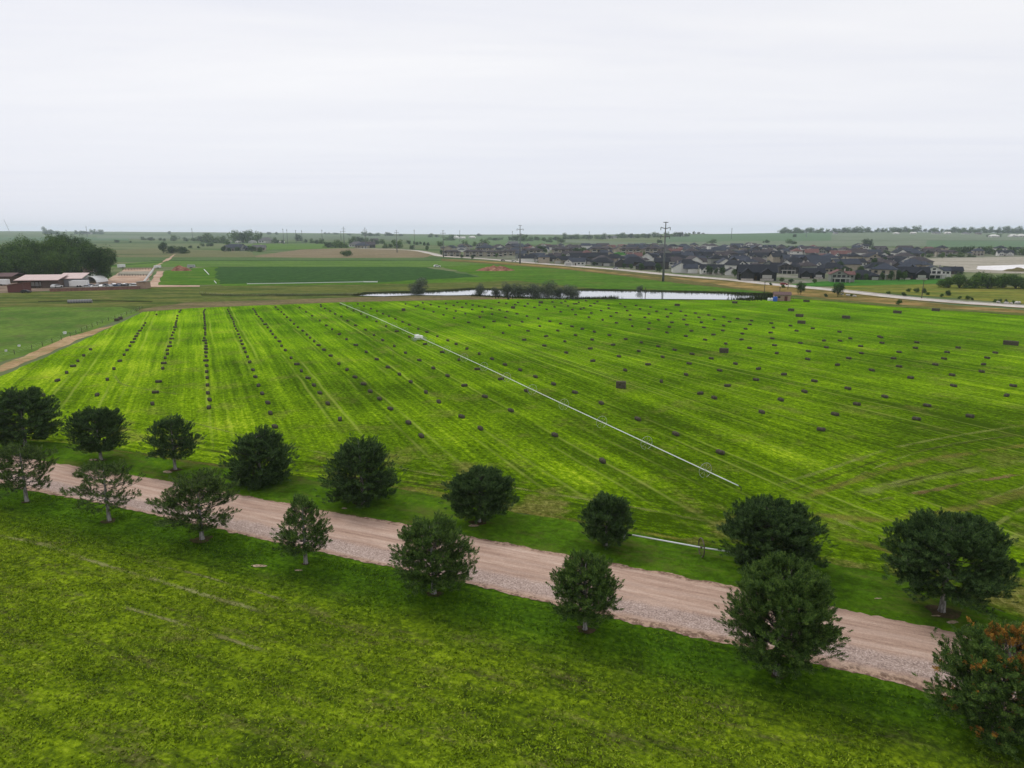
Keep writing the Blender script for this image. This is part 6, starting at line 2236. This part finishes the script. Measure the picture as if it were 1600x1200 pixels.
for i, (P, x, d) in enumerate(spots):
    k = trg.randrange(4)
    z_ = zone(ZE, x)
    cnt[z_] = cnt.get(z_, 0) + 1
    H = trg.uniform(3.6, 7.5)
    plant('mid%d' % k, P, H, H * trg.uniform(0.6, 0.9), "%s estate garden tree, %s of those %s" % (["small green", "small dark", "bright green", "plain green"][k], nth(cnt[z_]), z_), "tree", ET, parts=d < 700)
SB = "street trees along the pale road"
for i, (x, yb, yt, w_) in enumerate(((985, 421, 413, 8), (1002, 423.5, 412, 10), (1028, 426, 412, 10), (1083, 426, 415, 8), (1108, 430, 416, 12), (1128, 431, 418, 11), (1148, 433, 421, 11), (975, 420, 412, 7), (929, 415.5, 409, 7), (1222, 441, 434, 9), (1236, 442.5, 436, 9), (1340, 438, 427, 9), (1352, 438.5, 428, 8), (1392, 439, 424, 9), (1404, 439, 423, 10), (1413, 439, 425, 11), (1378, 439, 426, 8), (1480, 431.5, 418, 8), (1272, 443, 436, 8), (738, 405.5, 399, 6), (722, 404, 398, 6), (668, 392, 384, 7), (690, 398.5, 391, 7), (846, 398, 384, 17), (910, 397.4, 387, 16), (900, 398.5, 388, 14))):
    plant_px('mid%d' % (1 if i % 3 else 3), x, yb, yt, w_, "dark round street tree in front of the roadside houses, %s along from the stubble field" % nth(1 + sorted((985, 1002, 1028, 1083, 1108, 1128, 1148, 975, 929, 1222, 1236, 1340, 1352, 1392, 1404, 1413, 1378, 1480, 1272, 738, 722, 668, 690, 846, 910, 900)).index(x)), "tree", SB)

FT = "hazy trees on the plain and ridges"
far = []
# (x, base y, top y, width) read off the photograph, left to right
LIST = [(72, 366, 355, 9), (80, 366.5, 358, 14), (90, 367, 361, 10), (119, 365, 359, 5), (130, 366, 360, 16), (145, 365.5, 358.5, 9), (155, 365.5, 359, 12), (182, 379, 374, 7), (204, 379, 376, 4), (225, 375, 370, 8), (236, 376, 370, 10), (251, 376, 371, 5), (257, 376.5, 372, 5), (265, 366, 360.5, 5),
        (272, 376.5, 368, 13), (291, 377, 371, 9), (303, 377, 371.5, 12), (315, 378, 367, 12), (325, 379, 365, 20), (338, 380, 370, 14), (349, 380, 369, 13), (356, 384, 374, 10), (298, 388, 383, 6), (310, 388, 384, 5), (317, 385, 380, 8), (329, 385, 379, 12), (368, 379, 361, 16), (380, 379.5, 360, 18), (393, 379.5, 361, 18), (404, 379, 363, 14), (350, 393, 384, 9), (358, 393, 386, 6),
        (372, 392, 386, 9), (393, 393, 383, 13), (406, 393.5, 386, 11), (366, 391, 387, 6), (383, 391, 386, 7), (421, 379, 371, 8), (428, 380, 371, 8), (434, 380, 374, 6), (442, 380.5, 374, 6), (432, 367, 362, 5), (420, 366.5, 362, 8), (466, 377, 365, 12), (478, 379, 373, 6), (488, 380, 373, 7), (495, 381, 374, 8), (502, 381, 373, 8),
        (512, 387, 377, 12), (522, 387, 375.5, 14), (533, 387.5, 378, 12), (541, 387, 381, 7), (508, 366, 362.5, 4), (514, 366, 363, 4), (524, 366.5, 363, 7), (546, 368, 364.5, 5), (553, 380, 370, 10), (563, 380, 369, 13), (571, 381, 372, 8), (548, 381, 373, 8), (570, 368.5, 362, 9), (578, 369, 363, 11), (587, 369, 364, 10), (606, 369, 362, 9), (613, 369, 365, 6), (626, 369, 365, 6), (581, 382, 373, 6), (588, 382, 374, 7), (597, 381, 374, 9), (602, 388, 381, 8), (610, 387.5, 380, 6), (622, 388, 375.5, 14), (640, 382, 375, 4), (647, 382, 376, 3), (652, 383, 377, 4), (657, 382, 377, 4), (663, 384, 377, 4), (669, 384, 378, 4), (614, 380, 374, 4), (637, 380, 375, 4), (644, 390, 382, 6), (688, 385, 377, 8), (672, 371, 365, 8), (682, 371, 366, 6), (702, 376, 367, 13), (717, 372, 367, 6), (727, 384, 376, 8), (742, 385, 378, 7), (757, 385, 374, 11), (748, 369, 364.5, 7), (764, 375, 371, 7), (774, 376, 371, 10), (782, 375, 371, 7), (797, 376, 369, 6), (806, 377, 367, 11), (817, 377.5, 366.5, 13), (828, 377, 370, 9), (838, 376, 369, 8), (850, 377, 371, 9), (858, 379, 371, 8),
        (868, 376, 369, 9), (877, 379, 370, 12), (885, 374, 364.5, 9), (893, 374, 367, 9), (901, 374, 366, 9), (911, 373, 367, 8), (920, 374, 366, 9), (933, 373.5, 367, 8), (941, 374, 365, 9), (952, 373, 367, 8), (964, 372, 366, 9), (974, 372, 364, 11), (986, 372, 364, 10), (996, 372, 366, 9), (1004, 371, 365, 9), (1012, 372, 364.5, 9), (1022, 371, 363, 9), (1030, 371, 364, 8), (1042, 371, 363, 8), (1052, 370, 363, 9), (1063, 370.5, 361.5, 8), (1073, 370, 364, 8), (1084, 366, 361, 4), (1092, 366, 362, 4), (1099, 366, 363.5, 4), (1030, 380, 374, 8), (1112, 380, 374, 12), (1198, 380, 374, 10), (1233, 381, 374, 9), (1352, 386, 371, 9), (1359, 387, 373, 9), (1240, 382, 376, 8)]
rr = random.Random(9)
x = 1222
while x < 1606:                                # the closed ridge line on the right
    h_ = rr.uniform(5.5, 10) if rr.random() < 0.75 else rr.uniform(3, 5)
    LIST.append((x, 365.5 + (1.2 if x > 1480 else 0) + rr.uniform(-.3, .8), 365.5 - h_ * 0.92, h_ * rr.uniform(1.0, 1.5)))
    x += rr.uniform(3.6, 6.6)
for x, yb, yt, w_ in ((1242, 371, 365, 6), (1544, 370.5, 366, 6), (1560, 371, 365.5, 8), (1490, 396, 385, 14), (1503, 397, 384, 16), (1515, 397, 383, 14), (1534, 397, 384, 14), (1545, 397, 385, 15), (1556, 398, 388, 14), (1580, 398, 384, 16), (1598, 399, 387, 16), (1612, 399, 386, 16), (1497, 398, 391, 12), (1470, 402, 396, 10), (1484, 402, 396.5, 12), (1452, 402, 396, 10), (1500, 402, 396, 14), (1518, 402, 396.5, 12), (1424, 401, 395, 9), (1386, 398, 391, 10), (1376, 397, 389, 9), (1366, 396, 388, 9)):
    LIST.append((x, yb, yt, w_))
LIST.sort(key=lambda q: q[0])
ZF = ((205, "beyond the farm grove"), (345, "between grove and dark wood"), (412, "at the dark wood"), (560, "between dark wood and stubble end"), (690, "beyond the stubble field's end"), (815, "short of the middle pylon"), (945, "just past the middle pylon"), (1036, "just before the tallest pylon"), (1110, "just past the tallest pylon"), (1216, "on the smooth hill"), (1330, "where the closed ridge line begins"), (1460, "midway on the closed ridge line"), (9999, "by the frame's edge"))
for i, (x, yb, yt, w_) in enumerate(LIST):
    P = at(x, max(yb, 365.9))
    tier = "on the skyline" if yt < 362.5 + (3 if 600 < x < 1120 else 0) else "below the skyline"
    zn = zone(ZF, x)
    z_ = tier + zn
    cnt[z_] = cnt.get(z_, 0) + 1
    if yb < 368 and x > 1200:
        P = on(x, np.interp(x, PX, D1) - rr.uniform(40, 260))
        ys = 600 - F * ((P.z - CAM_Z) * CP + P.y * SP) / (P.y * CP - (P.z - CAM_Z) * SP)
        yt = ys - (yb - yt)
    H = max(2.0, top_z(P, yt) - P.z)
    Wd = w_ * (1.45 if 500 < x < 1110 else 1.2) / scale_at(P)
    o = plant('far%d' % (i % 3 if w_ > 6 else 1), P, H * 1.12, Wd, "hazy %s tree %s, %s of those %s" % ("broad" if w_ > 10 else "small" if w_ < 6 else "round", tier, nth(cnt[z_]), zn), "tree", FT, parts=False, name="far_tree")

# hedge and barns far off
WF = "white farm roofs far off"
for i, (x, y, sc, wl, rf) in enumerate(((86, 366.3, 1.6, WHITE, GREY), (138, 366, 1.8, WHITE, GREY), (417, 379.5, 1.9, WHITE, GREY), (440, 379.8, .8, WHITE, WHITE), (356, 379, .8, WHITE, WHITE), (373, 379.5, .8, WHITE, WHITE), (395, 379.8, 1.0, WHITE, SAGE), (366, 391.8, 1.5, SAGE, SLATE), (376, 391.4, 1.3, DKW, SLATE), (403, 391.5, 1.3, TAN, GREY), (712, 373, 1.5, WHITE, WHITE), (722, 373.5, 1.3, WHITE, WHITE), (738, 372.5, 1.3, WHITE, WHITE), (800, 384.5, 1.4, WHITE, GREY),
                                        (558, 386, 1.4, WHITE, GREY), (574, 387, 1.6, DKW, BRN), (566, 387.5, 1.3, TAN, SLATE), (584, 378, 1.4, TAN, BRN), (945, 373, 1.5, WHITE, GREY), (958, 372.5, 1.3, WHITE, GREY), (985, 371.5, 1.8, TAN, GREY), (1060, 369.5, 2.0, WHITE, GREY), (1024, 369, 1.6, WHITE, WHITE), (1305, 366, 1.0, WHITE, GREY), (1400, 366, .9, WHITE, WHITE), (1426, 366, 1.1, WHITE, WHITE), (1462, 366, 1.2, WHITE, GREY), (1480, 366, 1.2, WHITE, WHITE), (1508, 366.2, 1.1, WHITE, GREY), (1528, 366.5, 1.1, TAN, GREY), (1552, 371, 1.2, WHITE, WHITE), (1582, 370.5, 1.3, WHITE, WHITE), (1595, 370.6, 1.3, WHITE, WHITE))):
    P = at(x, max(y, 366))
    o = new_house(0 if i % 2 else 3, P, rr.uniform(-.3, .3), wl, rf, sc)
    tag(o, "far %s farm building, %s roof, %s from the grove side on the plain" % (WORD[wl], WORD[rf], nth(i + 1)), "farmhouse", WF)

# ------------------------------------------------------------------ the air
HZ0 = min(v.co.z for v in bpy.data.objects['ground'].data.vertices) - 1.0
HZ1 = 88.0
hz = MB().box((0, 1500, HZ0 + (HZ1 - HZ0) / 2), (17400, 17400, HZ1 - HZ0)).build("haze", None)
hz.data.materials.clear()
m, t = new_mat("thin_summer_haze")
pv = t.n('ShaderNodeVolumePrincipled')
pv.inputs['Color'].default_value = (0.78, 0.89, 1.0, 1)
pv.inputs['Density'].default_value = 0.000085
pv.inputs['Anisotropy'].default_value = 0.1
oo = t.n('ShaderNodeOutputMaterial')
t.t.links.new(pv.outputs[0], oo.inputs['Volume'])
hz.data.materials.append(m)
tag(hz, kind='stuff')
hz.display_type = 'WIRE'
for k in list(PROTO):                         # meshes that no object uses are dropped
    for me in PROTO[k]:
        if me.users == 0:
            bpy.data.meshes.remove(me)
